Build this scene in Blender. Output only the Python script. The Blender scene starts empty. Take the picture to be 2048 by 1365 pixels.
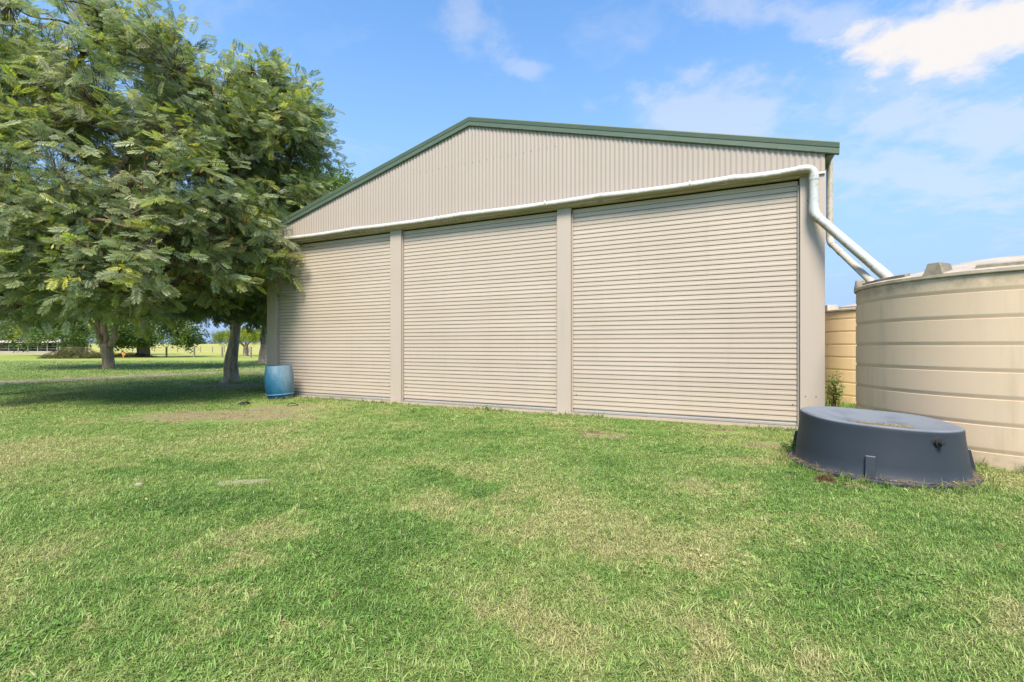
import bpy, math, random
import numpy as np
from mathutils import Vector, Matrix, noise as mnoise

R = math.radians
scene = bpy.context.scene
COL = scene.collection
random.seed(7)

# ------------------------------------------------------------------ camera
CAM_H, FPX, HOR = 1.2, 910.0, 691.0          # eye height (m), focal length and horizon row in photo pixels
cam = bpy.data.cameras.new('camera')
cam.sensor_width = 36.0
cam.lens = FPX / 2048 * 36.0
cam.shift_y = (HOR - 682.5) / 2048
cam.clip_start, cam.clip_end = 0.05, 5000
cam_o = bpy.data.objects.new('camera', cam)
cam_o.location = (0, 0, CAM_H)
cam_o.rotation_euler = (R(90), 0, 0)
COL.objects.link(cam_o)
scene.camera = cam_o

# ------------------------------------------------------------------ light
SUN_EL, SUN_AZ = 55.0, 186.0                 # azimuth clockwise from +Y (view direction)
SUN_STRENGTH, SUN_ANGLE, SKY_STRENGTH = 3.6, 20.0, 0.12
scene.view_settings.view_transform = 'Standard'
scene.view_settings.look = 'None'
scene.view_settings.gamma = 1.0
scene.view_settings.exposure = 1.15
sd = Vector((math.sin(R(SUN_AZ)) * math.cos(R(SUN_EL)), math.cos(R(SUN_AZ)) * math.cos(R(SUN_EL)), math.sin(R(SUN_EL))))
sun = bpy.data.lights.new('sun', 'SUN')
sun.energy, sun.angle, sun.color = SUN_STRENGTH, R(SUN_ANGLE), (1.0, 0.91, 0.77)
sun_o = bpy.data.objects.new('sun', sun)
sun_o.rotation_euler = sd.to_track_quat('Z', 'Y').to_euler()
sun_o.location = (0, 0, 60)
COL.objects.link(sun_o)

# ------------------------------------------------------------------ node helpers
class NT:
    """small helper round a node tree: sockets in, sockets out"""
    def __init__(s, tree):
        s.t = tree
    def n(s, typ, inputs=None, out=0, **props):
        nd = s.t.nodes.new(typ)
        for k, v in props.items():
            setattr(nd, k, v)
        for k, v in (inputs or {}).items():
            sk = nd.inputs[k]
            if hasattr(v, 'is_output') or isinstance(v, bpy.types.NodeSocket):
                s.t.links.new(v, sk)
            else:
                sk.default_value = v
        return nd.outputs[out] if out is not None else nd
    def math(s, op, a, b=0.0, c=0.0, clamp=False):
        return s.n('ShaderNodeMath', {0: a, 1: b, 2: c}, operation=op, use_clamp=clamp)
    def vm(s, op, a, b=(0, 0, 0), out=0):
        return s.n('ShaderNodeVectorMath', {0: a, 1: b}, out=out, operation=op)
    def noise(s, vec, scale, detail=3.0, rough=0.55, dist=0.0, out=0):
        return s.n('ShaderNodeTexNoise', {'Vector': vec, 'Scale': scale, 'Detail': detail, 'Roughness': rough, 'Distortion': dist}, out=out)
    def ss(s, v, lo, hi, a=0.0, b=1.0):
        return s.n('ShaderNodeMapRange', {'Value': v, 'From Min': lo, 'From Max': hi, 'To Min': a, 'To Max': b}, interpolation_type='SMOOTHSTEP')
    def lin(s, v, lo, hi, a=0.0, b=1.0):
        return s.n('ShaderNodeMapRange', {'Value': v, 'From Min': lo, 'From Max': hi, 'To Min': a, 'To Max': b})
    def mix(s, f, a, b, blend='MIX'):
        nd = s.t.nodes.new('ShaderNodeMix')
        nd.data_type, nd.blend_type = 'RGBA', blend
        for k, v in ((0, f), (6, a), (7, b)):
            if isinstance(v, bpy.types.NodeSocket):
                s.t.links.new(v, nd.inputs[k])
            else:
                nd.inputs[k].default_value = v if k == 0 else (*v[:3], 1)
        return nd.outputs[2]
    def ramp(s, f, stops):
        nd = s.t.nodes.new('ShaderNodeValToRGB')
        e = nd.color_ramp.elements
        while len(e) < len(stops):
            e.new(0.5)
        for el, (p, c) in zip(e, stops):
            el.position, el.color = p, (*c, 1)
        s.t.links.new(f, nd.inputs[0])
        return nd.outputs[0]
    def sep(s, v):
        return s.n('ShaderNodeSeparateXYZ', {0: v}, out=None).outputs

def new_mat(name):
    m = bpy.data.materials.new(name)
    m.use_nodes = True
    t = m.node_tree
    t.nodes.clear()
    return m, NT(t)

def finish(m, h, color, rough=0.5, spec=0.5, bump=None, bump_str=0.3, bump_dist=0.01, metallic=0.0, transl=None, transl_f=0.0):
    inp = {'Base Color': color if isinstance(color, bpy.types.NodeSocket) else (*color, 1), 'Roughness': rough, 'Specular IOR Level': spec, 'Metallic': metallic}
    if bump is not None:
        inp['Normal'] = h.n('ShaderNodeBump', {'Strength': bump_str, 'Distance': bump_dist, 'Height': bump})
    sh = h.n('ShaderNodeBsdfPrincipled', inp)
    if transl is not None:
        tr = h.n('ShaderNodeBsdfTranslucent', {'Color': transl})
        sh = h.n('ShaderNodeMixShader', {0: transl_f, 1: sh, 2: tr})
    h.n('ShaderNodeOutputMaterial', {'Surface': sh}, out=None)
    return m

# ------------------------------------------------------------------ sky
world = bpy.data.worlds.new('World')
scene.world = world
world.use_nodes = True
world.node_tree.nodes.clear()
h = NT(world.node_tree)
world.cycles.sampling_method = 'MANUAL'
world.cycles.sample_map_resolution = 256
sky = h.n('ShaderNodeTexSky', sky_type='NISHITA', sun_disc=False, sun_elevation=R(SUN_EL), sun_rotation=R(SUN_AZ), air_density=1.0, dust_density=0.6, ozone_density=1.6, altitude=50)
d = h.n('ShaderNodeTexCoord', out=0)
dx, dy, dz = h.sep(d)
zc = h.math('ADD', h.math('MAXIMUM', dz, 0.0), 0.22)
p = h.n('ShaderNodeCombineXYZ', {0: h.math('DIVIDE', dx, zc), 1: h.math('DIVIDE', dy, zc), 2: 0.0})
warp = h.vm('SCALE', h.vm('SUBTRACT', h.noise(p, 1.7, 4, out=1), (0.5, 0.5, 0.5)), out=0)
warp.node.inputs['Scale'].default_value = 0.9
pw = h.vm('ADD', p, warp)
n_w = h.noise(h.vm('MULTIPLY', pw, (1.0, 1.7, 1.0)), 1.55, 5, 0.58)
wisp = h.math('MULTIPLY', h.ss(n_w, 0.52, 0.85), 0.45)
n_b = h.noise(p, 5.5, 6, 0.62)
pj = h.vm('ADD', p, h.vm('MULTIPLY', warp, (0.35, 0.35, 0)))
nb1 = h.math('MULTIPLY', h.math('SUBTRACT', n_b, 0.5), 1.7)
cum = 0.0
# the larger clouds: pixel of the photo their bearing was read from, half sizes on the cloud layer, density
for cu, cv_, rx, ry, k in ((1925, 75, 0.29, 0.17, 1.0), (1830, 160, 0.22, 0.09, 0.28), (1905, 255, 0.36, 0.12, 0.40), (1420, 225, 0.34, 0.16, 0.38), (940, 50, 0.10, 0.08, 0.28), (1037, 122, 0.05, 0.045, 0.28), (1540, 8, 0.22, 0.06, 0.35), (1840, 350, 0.5, 0.16, 0.32), (1500, 330, 0.6, 0.2, 0.15)):
    dv_ = Vector(((cu - 1024) / FPX, 1.0, (HOR - cv_) / FPX)).normalized()
    cx, cy_ = dv_.x / (dv_.z + 0.22), dv_.y / (dv_.z + 0.22)
    dl = h.vm('LENGTH', h.vm('MULTIPLY', h.vm('SUBTRACT', pj, (cx + 0.03, cy_ + 0.02, 0)), (1 / rx, 1 / ry, 0)), out=1)
    c_ = h.math('MULTIPLY', h.ss(h.math('SUBTRACT', h.math('MULTIPLY', dl, 0.5), nb1), 0.62, 0.12), k)
    cum = h.math('MAXIMUM', c_, cum)
n_c = h.noise(p, 0.8, 6, 0.6)
n_c2 = h.noise(p, 3.0, 6, 0.62)
puff = h.math('MULTIPLY', h.ss(h.math('ADD', h.math('MULTIPLY', n_c, 0.6), h.math('MULTIPLY', n_c2, 0.4)), 0.58, 0.78), 0.35)
cloud = h.math('MAXIMUM', h.math('MAXIMUM', wisp, cum), puff, clamp=True)
skyc = h.n('ShaderNodeHueSaturation', {'Hue': 0.497, 'Saturation': 1.18, 'Value': 1.27, 'Color': sky})
low = h.ss(dz, 0.66, 0.0)
skyc = h.mix(h.math('MULTIPLY', low, 0.97), skyc, (1.5, 2.22, 3.55))
col = h.mix(cloud, skyc, (3.65, 3.5, 3.45))
bg = h.n('ShaderNodeBackground', {'Color': col, 'Strength': SKY_STRENGTH})
h.n('ShaderNodeOutputWorld', {'Surface': bg}, out=None)

# ------------------------------------------------------------------ geometry helpers
def P(u, v, Y):
    """the place at depth Y that the photograph shows at pixel u, v"""
    return Vector(((u - 1024) / FPX * Y, Y, CAM_H - (v - HOR) / FPX * Y))
def G(u, v):
    """ground point under pixel u, v"""
    Y = FPX * CAM_H / (v - HOR)
    return Vector(((u - 1024) / FPX * Y, Y, 0))

def tag(o, label=None, cat=None, group=None, kind=None):
    for k, v in (('label', label), ('category', cat), ('group', group), ('kind', kind)):
        if v:
            o[k] = v
    return o

def link(name, data, mat=None, parent=None):
    o = bpy.data.objects.new(name, data)
    COL.objects.link(o)
    if mat is not None and data is not None and not len(data.materials):
        data.materials.append(mat)
    if parent is not None:
        o.parent = parent
    return o

def empty(name, loc, rz=0.0, label=None, cat=None, group=None):
    o = link(name, None)
    o.location, o.rotation_euler = loc, (0, 0, rz)
    o.empty_display_size = 0.2
    return tag(o, label, cat, group)

class MB:
    """collects shapes for ONE mesh"""
    def __init__(s):
        s.v, s.f = [], []
    def add(s, vs, fs):
        b = len(s.v)
        s.v += [tuple(x) for x in vs]
        s.f += [tuple(i + b for i in f) for f in fs]
        return s
    def box(s, x0, x1, y0, y1, z0, z1):
        return s.add([(x, y, z) for z in (z0, z1) for y in (y0, y1) for x in (x0, x1)],
                     [(0, 2, 3, 1), (4, 5, 7, 6), (0, 1, 5, 4), (2, 6, 7, 3), (0, 4, 6, 2), (1, 3, 7, 5)])
    def prism(s, prof, axis_pts, cap=True):
        """profile [(a,b)] swept between two frames given as functions"""
        n = len(prof)
        vs = [f(a, b) for f in axis_pts for a, b in prof]
        fs = [(k * n + i, k * n + (i + 1) % n, (k + 1) * n + (i + 1) % n, (k + 1) * n + i) for k in range(len(axis_pts) - 1) for i in range(n)]
        if cap:
            fs += [tuple(range(n))[::-1], tuple(range((len(axis_pts) - 1) * n, len(axis_pts) * n))]
        return s.add(vs, fs)
    def tube(s, pts, rad, sides=10, cap=True, jit=0.0, flute=0.0):
        pts = [Vector(q) for q in pts]
        n = len(pts)
        rad = rad if hasattr(rad, '__len__') else [rad] * n
        t = (pts[1] - pts[0]).normalized()
        ref = Vector((0, 0, 1)) if abs(t.z) < 0.9 else Vector((1, 0, 0))
        x = t.cross(ref).normalized()
        vs = []
        for i, q in enumerate(pts):
            t = (pts[min(i + 1, n - 1)] - pts[max(i - 1, 0)]).normalized()
            x = (x - t * x.dot(t)).normalized()
            y = t.cross(x)
            for k in range(sides):
                a = 2 * math.pi * k / sides
                dv = x * math.cos(a) + y * math.sin(a)
                r = rad[i]
                if jit:
                    r *= 1 + jit * mnoise.noise(Vector((q.x * 1.3 + dv.x * 2.2, q.y * 1.3 + dv.y * 2.2, q.z * 0.9))) * 1.6
                if flute:
                    r *= 1 + flute * math.sin(a * 5 + 1.3 * q.z)
                vs.append(q + dv * r)
        fs = [(i * sides + k, i * sides + (k + 1) % sides, (i + 1) * sides + (k + 1) % sides, (i + 1) * sides + k) for i in range(n - 1) for k in range(sides)]
        if cap:
            fs += [tuple(range(sides))[::-1], tuple(range((n - 1) * sides, n * sides))]
        return s.add(vs, fs)
    def lathe(s, prof, seg=48, fn=None, closed_ends=False):
        vs, fs = [], []
        for r, z in prof:
            for k in range(seg):
                a = 2 * math.pi * k / seg
                q = (r * math.cos(a), r * math.sin(a), z)
                vs.append(fn(*q) if fn else q)
        for i in range(len(prof) - 1):
            for k in range(seg):
                fs.append((i * seg + k, i * seg + (k + 1) % seg, (i + 1) * seg + (k + 1) % seg, (i + 1) * seg + k))
        if closed_ends:
            fs += [tuple(range(seg))[::-1], tuple(range((len(prof) - 1) * seg, len(prof) * seg))]
        return s.add(vs, fs)
    def mesh(s, name, smooth=False):
        me = bpy.data.meshes.new(name)
        me.from_pydata(s.v, [], s.f)
        me.validate()
        if smooth:
            me.polygons.foreach_set('use_smooth', [True] * len(me.polygons))
            if smooth != True:
                me.set_sharp_from_angle(angle=R(smooth))
        return me
    def build(s, name, mat, parent=None, smooth=False, bevel=0.0):
        o = link(name, s.mesh(name, smooth), mat, parent)
        if bevel:
            b = o.modifiers.new('bevel', 'BEVEL')
            b.width, b.segments, b.limit_method = bevel, 2, 'ANGLE'
        return o

def catmull(pts, per=6):
    pts = [Vector(q) for q in pts]
    ext = [pts[0] * 2 - pts[1]] + pts + [pts[-1] * 2 - pts[-2]]
    out = []
    for i in range(1, len(ext) - 2):
        a, b, c, e = ext[i - 1:i + 3]
        for k in range(per):
            t = k / per
            out.append(0.5 * ((2 * b) + (c - a) * t + (2 * a - 5 * b + 4 * c - e) * t * t + (3 * b - a - 3 * c + e) * t ** 3))
    out.append(pts[-1])
    return out

# ------------------------------------------------------------------ lawn colour: where the turf is dry, lush or bare
def q2(u, v):
    g = G(u, v)
    return g.x, g.y
# kind, pixel in the photo used to read the place off, half sizes in metres
PATCH = [('bare', q2(455, 832), 1.8, 0.8), ('bare', q2(565, 815), 0.9, 0.5), ('bare', q2(1560, 890), 0.28, 0.25), ('bare', q2(1655, 958), 0.22, 0.09),
         ('bare', q2(1215, 873), 0.4, 0.16), ('bare', q2(455, 772), 1.5, 0.7), ('bare', q2(1470, 865), 0.35, 0.12),
         ('dry', q2(170, 900), 1.9, 0.75), ('dry', q2(1240, 1080), 0.75, 0.5), ('dry', q2(1120, 1260), 0.42, 0.28), ('dry', q2(960, 1010), 0.6, 0.22),
         ('dry', q2(80, 1110), 0.55, 0.2), ('dry', q2(960, 850), 0.5, 0.12), ('dry', q2(330, 1240), 0.32, 0.14), ('dry', q2(1420, 980), 0.5, 0.3),
         ('dry', q2(820, 930), 0.6, 0.2), ('dry', q2(480, 1090), 0.3, 0.35), ('dry', q2(560, 1290), 0.12, 0.1), ('dry', q2(1620, 1050), 0.4, 0.2), ('dry', q2(1500, 1300), 0.3, 0.12), ('dry', q2(1540, 920), 0.5, 0.25),
         ('lush', q2(500, 1010), 0.85, 0.32), ('lush', q2(650, 1150), 0.5, 0.6), ('lush', q2(890, 870), 1.6, 0.35), ('lush', q2(330, 945), 1.0, 0.25),
         ('lush', q2(330, 1180), 0.9, 0.2), ('lush', q2(1750, 1150), 0.7, 0.3), ('lush', q2(900, 970), 0.5, 0.3), ('lush', q2(150, 1260), 0.5, 0.15), ('lush', q2(1350, 900), 0.7, 0.2), ('lush', q2(1390, 1150), 0.25, 0.2), ('lush', q2(760, 1060), 0.5, 0.2)]
gg = bpy.data.node_groups.new('lawn_colour', 'ShaderNodeTree')
gg.interface.new_socket('Color', in_out='OUTPUT', socket_type='NodeSocketColor')
gg.interface.new_socket('Dry', in_out='OUTPUT', socket_type='NodeSocketFloat')
gg.interface.new_socket('Bare', in_out='OUTPUT', socket_type='NodeSocketFloat')
h = NT(gg)
pos = h.n('ShaderNodeNewGeometry', out=0)
px, py, pz = h.sep(pos)
flat = h.n('ShaderNodeCombineXYZ', {0: px, 1: py, 2: 0.0})
wv = h.vm('SUBTRACT', h.noise(flat, 2.3, 5, 0.65, out=1), (0.5, 0.5, 0.5))
wn = h.vm('SCALE', wv)
wn.node.inputs['Scale'].default_value = 1.9
fw = h.vm('ADD', flat, wn)
acc = {'bare': 0.0, 'dry': 0.0, 'lush': 0.0}
for kind, c, rx, ry in PATCH:
    dl = h.vm('LENGTH', h.vm('MULTIPLY', h.vm('SUBTRACT', fw, (c[0], c[1], 0)), (1 / rx, 1 / ry, 0)), out=1)
    acc[kind] = h.math('MAXIMUM', h.ss(dl, 1.35, 0.35), acc[kind])
base = h.math('ADD', h.math('ADD', h.math('MULTIPLY', h.noise(flat, 0.42, 3), 0.62), -0.105), h.math('MULTIPLY', h.noise(flat, 1.6, 4, 0.6), 0.40))
base = h.math('ADD', base, h.math('MULTIPLY', h.noise(flat, 9.0, 3, 0.6), 0.25))
val = h.math('ADD', base, h.math('SUBTRACT', h.math('MULTIPLY', acc['dry'], 0.11), h.math('MULTIPLY', acc['lush'], 0.13)))
dry = h.ss(val, 0.42, 0.72)
c1 = h.ramp(val, [(0.32, (0.100, 0.195, 0.040)), (0.45, (0.152, 0.262, 0.058)), (0.57, (0.240, 0.315, 0.095)), (0.76, (0.36, 0.36, 0.15))])
far = h.ss(py, 26.0, 42.0)
cfar = h.ramp(h.math('ADD', h.math('MULTIPLY', h.noise(h.vm('MULTIPLY', flat, (0.25, 1, 1)), 0.10, 4), 0.7), h.math('MULTIPLY', h.noise(flat, 0.6, 3), 0.3)),
              [(0.35, (0.21, 0.29, 0.065)), (0.52, (0.30, 0.355, 0.09)), (0.68, (0.44, 0.41, 0.15))])
pad = h.ss(py, 46.0, 70.0)
cfar = h.mix(h.math('MULTIPLY', pad, 0.55), cfar, (0.47, 0.41, 0.13))
c1 = h.mix(far, c1, cfar)
soil = h.ramp(h.noise(flat, 14, 4, 0.7), [(0.3, (0.16, 0.13, 0.07)), (0.5, (0.29, 0.24, 0.135)), (0.7, (0.40, 0.34, 0.20))])
barek = h.math('MULTIPLY', h.ss(h.math('ADD', acc['bare'], h.math('MULTIPLY', h.math('SUBTRACT', h.noise(flat, 5, 4, 0.7), 0.5), 1.4)), 0.25, 0.9), 0.92)
cc = h.mix(barek, c1, soil)
go = gg.nodes.new('NodeGroupOutput')
for i, s_ in enumerate((cc, dry, barek)):
    gg.links.new(s_, go.inputs[i])

def lawn_group(h):
    nd = h.t.nodes.new('ShaderNodeGroup')
    nd.node_tree = gg
    return nd.outputs

# ------------------------------------------------------------------ materials
M = {}
m, h = new_mat('turf_ground')
lg = lawn_group(h)
pos = h.n('ShaderNodeNewGeometry', out=0)
fine = h.noise(pos, 60, 4, 0.7)
c = h.mix(h.ss(fine, 0.3, 0.7), h.mix(1.0, lg[0], (0.62, 0.62, 0.55), 'MULTIPLY'), lg[0])
M['ground'] = finish(m, h, c, 0.9, 0.15, fine, 0.8, 0.03)

m, h = new_mat('grass_blade')
lg = lawn_group(h)
at = h.n('ShaderNodeAttribute', attribute_name='tint', out=None).outputs
tr_, tg_, tb_ = h.sep(at[1])           # r: straw share, g: brightness, b: tip
rnd = h.n('ShaderNodeObjectInfo', out=5)
strawk = h.ss(h.math('ADD', h.math('ADD', tr_, h.math('MULTIPLY', lg[1], 0.52)), h.math('MULTIPLY', h.math('SUBTRACT', rnd, 0.5), 0.25)), 0.72, 1.0)
gcol = h.mix(1.0, lg[0], h.n('ShaderNodeCombineColor', {0: h.math('ADD', tg_, h.math('MULTIPLY', tb_, 0.15)), 1: h.math('ADD', tg_, h.math('MULTIPLY', tb_, 0.10)), 2: tg_}), 'MULTIPLY')
gcol = h.mix(strawk, gcol, (0.46, 0.42, 0.20))
M['grass'] = finish(m, h, gcol, 0.45, 0.35, transl=gcol, transl_f=0.35)

def painted(name, c0, c1, rough=0.42, dirt=(0.30, 0.26, 0.19), dirt_k=0.25, streak=(6, 6, 0.5), low_green=False, slat=False):
    m, h = new_mat(name)
    tc = h.n('ShaderNodeNewGeometry', out=0) if slat else h.n('ShaderNodeTexCoord', out=3)
    a = h.noise(h.vm('MULTIPLY', tc, streak), 1.0, 5, 0.6)
    b = h.noise(tc, 0.7, 3)
    col = h.mix(h.ss(b, 0.3, 0.7), c0, c1)
    col = h.mix(h.math('MULTIPLY', h.ss(a, 0.5, 0.78), dirt_k), col, dirt)
    sp = h.noise(tc, 130, 2, 0.6)
    if slat:
        rnd = h.n('ShaderNodeObjectInfo', out=5)
        col = h.mix(h.math('MULTIPLY', rnd, 0.16), col, dirt)
        st2 = h.ss(h.noise(h.vm('MULTIPLY', tc, (7, 7, 0.5)), 1.0, 5, 0.65), 0.52, 0.75)
        col = h.mix(h.math('MULTIPLY', st2, 0.16), col, dirt)
        lz = h.sep(h.n('ShaderNodeTexCoord', out=3))[2]
        col = h.mix(h.math('MULTIPLY', h.ss(lz, 0.0670, 0.0690), 0.8), col, (0.26, 0.18, 0.10))       # brown dirt lodged in the joint between slats
    col = h.mix(h.math('MULTIPLY', h.ss(sp, 0.66, 0.8), 0.35), col, dirt)
    if low_green:
        z = h.sep(h.n('ShaderNodeNewGeometry', out=0))[2]
        g = h.math('MULTIPLY', h.ss(z, 0.75, 0.0), h.ss(h.noise(h.vm('MULTIPLY', tc, (1.5, 1.5, 4)), 1.2, 5), 0.3, 0.7))
        col = h.mix(h.math('MULTIPLY', g, 0.22), col, (0.42, 0.39, 0.22))
    return finish(m, h, col, rough, 0.4, h.noise(tc, 25, 2), 0.04, 0.01)

M['beige_steel'] = painted('beige_steel', (0.405, 0.342, 0.288), (0.39, 0.328, 0.275), low_green=True)
M['beige_cladding'] = painted('beige_cladding', (0.36, 0.308, 0.265), (0.345, 0.295, 0.253), streak=(9, 9, 0.35), dirt_k=0.22)
M['door_slat'] = painted('door_slat', (0.475, 0.40, 0.335), (0.445, 0.375, 0.31), streak=(1.6, 1.6, 40), dirt_k=0.34, low_green=True, slat=True)
M['green_steel'] = painted('green_steel', (0.082, 0.118, 0.083), (0.075, 0.11, 0.078), dirt=(0.22, 0.22, 0.16), dirt_k=0.2, streak=(3, 3, 20))
M['galvanised'] = painted('galvanised', (0.30, 0.295, 0.275), (0.25, 0.245, 0.23), rough=0.5)
M['flashing'] = painted('flashing', (0.50, 0.43, 0.30), (0.42, 0.36, 0.23), dirt=(0.14, 0.12, 0.05), dirt_k=0.5, streak=(5, 5, 12))
M['screw'] = painted('screw', (0.10, 0.09, 0.08), (0.08, 0.075, 0.07))
M['black_plastic'] = painted('black_plastic', (0.022, 0.022, 0.024), (0.03, 0.03, 0.03), rough=0.5, dirt=(0.1, 0.09, 0.07))
M['concrete'] = painted('concrete', (0.30, 0.255, 0.19), (0.23, 0.20, 0.14), rough=0.9, dirt=(0.18, 0.15, 0.09), dirt_k=0.6, streak=(4, 4, 4))
M['stone'] = painted('stone', (0.25, 0.235, 0.15), (0.20, 0.20, 0.11), rough=0.9, dirt=(0.13, 0.15, 0.06), dirt_k=0.7, streak=(9, 9, 9))
M['dark_room'] = painted('dark_room', (0.08, 0.075, 0.07), (0.08, 0.075, 0.07), rough=0.9)

def pvc_mat(name, c0, c1, bias):
    m, h = new_mat(name)
    tc = h.n('ShaderNodeTexCoord', out=3)
    nz = h.sep(h.n('ShaderNodeNewGeometry', out=1))[2]
    k = h.math('ADD', h.ss(nz, 0.35, -0.75), h.math('MULTIPLY', h.math('SUBTRACT', h.noise(tc, 22, 6, 0.75), 0.5), 1.9))
    k = h.math('ADD', k, h.math('MULTIPLY', h.math('SUBTRACT', h.noise(tc, 1.6, 3), 0.5), 1.2))
    k = h.math('MULTIPLY', h.ss(k, 0.22 - bias, 0.85 - bias), 0.9)          # algae and lichen, mostly on the underside
    col = h.mix(k, h.mix(h.ss(h.noise(tc, 3, 4), 0.4, 0.7), c0, c1), (0.24, 0.20, 0.10))
    return finish(m, h, col, 0.4, 0.45)
M['pvc'] = pvc_mat('white_pvc', (0.46, 0.47, 0.47), (0.40, 0.40, 0.38), 0.0)
M['pvc_beige'] = pvc_mat('beige_pvc', (0.44, 0.41, 0.35), (0.40, 0.37, 0.31), 0.15)

def tank_mat(name, c0, c1, stain, stain_k):
    m, h = new_mat(name)
    tc = h.n('ShaderNodeTexCoord', out=3)
    x, y, z = h.sep(tc)
    col = h.mix(h.ss(h.noise(tc, 1.1, 3), 0.3, 0.7), c0, c1)
    st = h.ss(h.noise(h.vm('MULTIPLY', tc, (4.0, 4.0, 0.35)), 1.3, 5, 0.6), 0.50, 0.74)
    top = h.math('MULTIPLY', h.ss(z, 1.70, 1.86), h.ss(h.noise(tc, 5, 5, 0.7), 0.30, 0.62))
    k = h.math('MAXIMUM', h.math('MULTIPLY', st, 0.45), h.math('MULTIPLY', top, 0.95))
    k = h.math('MAXIMUM', k, h.math('MULTIPLY', h.ss(h.noise(tc, 40, 5, 0.75), 0.60, 0.75), 0.45))
    fr = h.math('FRACT', h.math('ADD', h.math('DIVIDE', h.math('SUBTRACT', z, 0.165), 0.2637), 0.5))
    ring = h.math('MULTIPLY', h.ss(h.math('ABSOLUTE', h.math('SUBTRACT', fr, 0.5)), 0.085, 0.05), h.ss(h.noise(tc, 3, 4), 0.15, 0.6))   # darker bands along the grooves
    k = h.math('MAXIMUM', k, h.math('MULTIPLY', ring, 0.36))
    low = h.math('MULTIPLY', h.ss(z, 0.28, 0.0), h.ss(h.noise(tc, 6, 5, 0.7), 0.3, 0.6))
    k = h.math('MAXIMUM', k, h.math('MULTIPLY', low, 0.8))
    col = h.mix(h.math('MULTIPLY', k, stain_k), col, stain)
    return finish(m, h, col, 0.55, 0.35, h.noise(tc, 60, 3), 0.06, 0.01)
M['tank'] = tank_mat('tank_plastic', (0.56, 0.435, 0.305), (0.53, 0.415, 0.29), (0.20, 0.165, 0.105), 0.6)
M['tank_sunlit'] = tank_mat('tank_plastic_sunlit', (0.90, 0.66, 0.38), (0.87, 0.63, 0.36), (0.40, 0.27, 0.10), 0.4)  # sunlit orange glow put into the plastic colour of the rear tank
M['tank_lid'] = tank_mat('tank_lid_plastic', (0.47, 0.40, 0.31), (0.44, 0.37, 0.29), (0.22, 0.19, 0.14), 0.55)
M['tank_lug'] = tank_mat('tank_lug_plastic', (0.33, 0.28, 0.21), (0.30, 0.26, 0.19), (0.15, 0.13, 0.09), 0.9)

m, h = new_mat('trough_plastic')
tc = h.n('ShaderNodeTexCoord', out=3)
x, y, z = h.sep(tc)
an = h.n('ShaderNodeCombineXYZ', {0: h.math('MULTIPLY', h.math('ARCTAN2', y, x), 9.0), 1: h.math('MULTIPLY', z, 1.2), 2: 0})
col = h.mix(h.ss(h.noise(tc, 1.5, 4), 0.3, 0.7), (0.020, 0.027, 0.038), (0.027, 0.036, 0.048))
st = h.ss(h.noise(an, 1.5, 5, 0.65), 0.60, 0.85)
col = h.mix(h.math('MULTIPLY', st, 0.45), col, (0.07, 0.08, 0.09))
lit_top = h.math('MULTIPLY', h.ss(h.sep(h.n('ShaderNodeNewGeometry', out=1))[2], 0.35, 0.85), h.ss(h.noise(tc, 3, 5), 0.0, 0.55))   # light from above painted patchily onto upward faces
lit_top = h.math('MULTIPLY', lit_top, h.ss(z, 0.10, 0.2))
col = h.mix(h.math('MULTIPLY', lit_top, 0.85), col, (0.165, 0.185, 0.215))
sc_ = h.math('MULTIPLY', h.ss(h.noise(h.vm('MULTIPLY', an, (4, 1.2, 1)), 3, 3, 0.7), 0.76, 0.80), 0.8)
col = h.mix(sc_, col, (0.45, 0.47, 0.48))
dirt = h.math('MULTIPLY', h.ss(z, 0.09, 0.02), h.ss(h.noise(tc, 9, 5, 0.7), 0.4, 0.7))
col = h.mix(h.math('MULTIPLY', dirt, 0.6), col, (0.17, 0.14, 0.09))
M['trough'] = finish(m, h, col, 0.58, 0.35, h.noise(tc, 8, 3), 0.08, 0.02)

m, h = new_mat('drum_plastic')
tc = h.n('ShaderNodeTexCoord', out=3)
x, y, z = h.sep(tc)
k = h.math('ADD', h.math('MULTIPLY', x, 1.5), h.math('MULTIPLY', h.math('SUBTRACT', z, 0.30), 1.1))  # lit right side and top painted as paler blue, weathering noise on top
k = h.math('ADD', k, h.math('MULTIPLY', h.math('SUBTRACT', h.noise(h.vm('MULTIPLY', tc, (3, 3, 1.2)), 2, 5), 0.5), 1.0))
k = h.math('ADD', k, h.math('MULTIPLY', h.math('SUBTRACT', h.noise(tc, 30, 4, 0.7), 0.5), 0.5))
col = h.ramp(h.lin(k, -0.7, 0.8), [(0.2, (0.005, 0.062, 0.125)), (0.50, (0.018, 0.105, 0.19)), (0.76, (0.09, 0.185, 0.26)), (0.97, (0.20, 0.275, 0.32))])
M['drum'] = finish(m, h, col, 0.5, 0.4, h.noise(tc, 40, 3), 0.06, 0.01)
M['drum_inside'] = painted('drum_inside', (0.012, 0.07, 0.19), (0.015, 0.09, 0.22), dirt=(0.03, 0.04, 0.06))
M['drum_rim'] = painted('drum_rim', (0.08, 0.20, 0.30), (0.05, 0.15, 0.25), dirt=(0.2, 0.2, 0.17))

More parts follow.
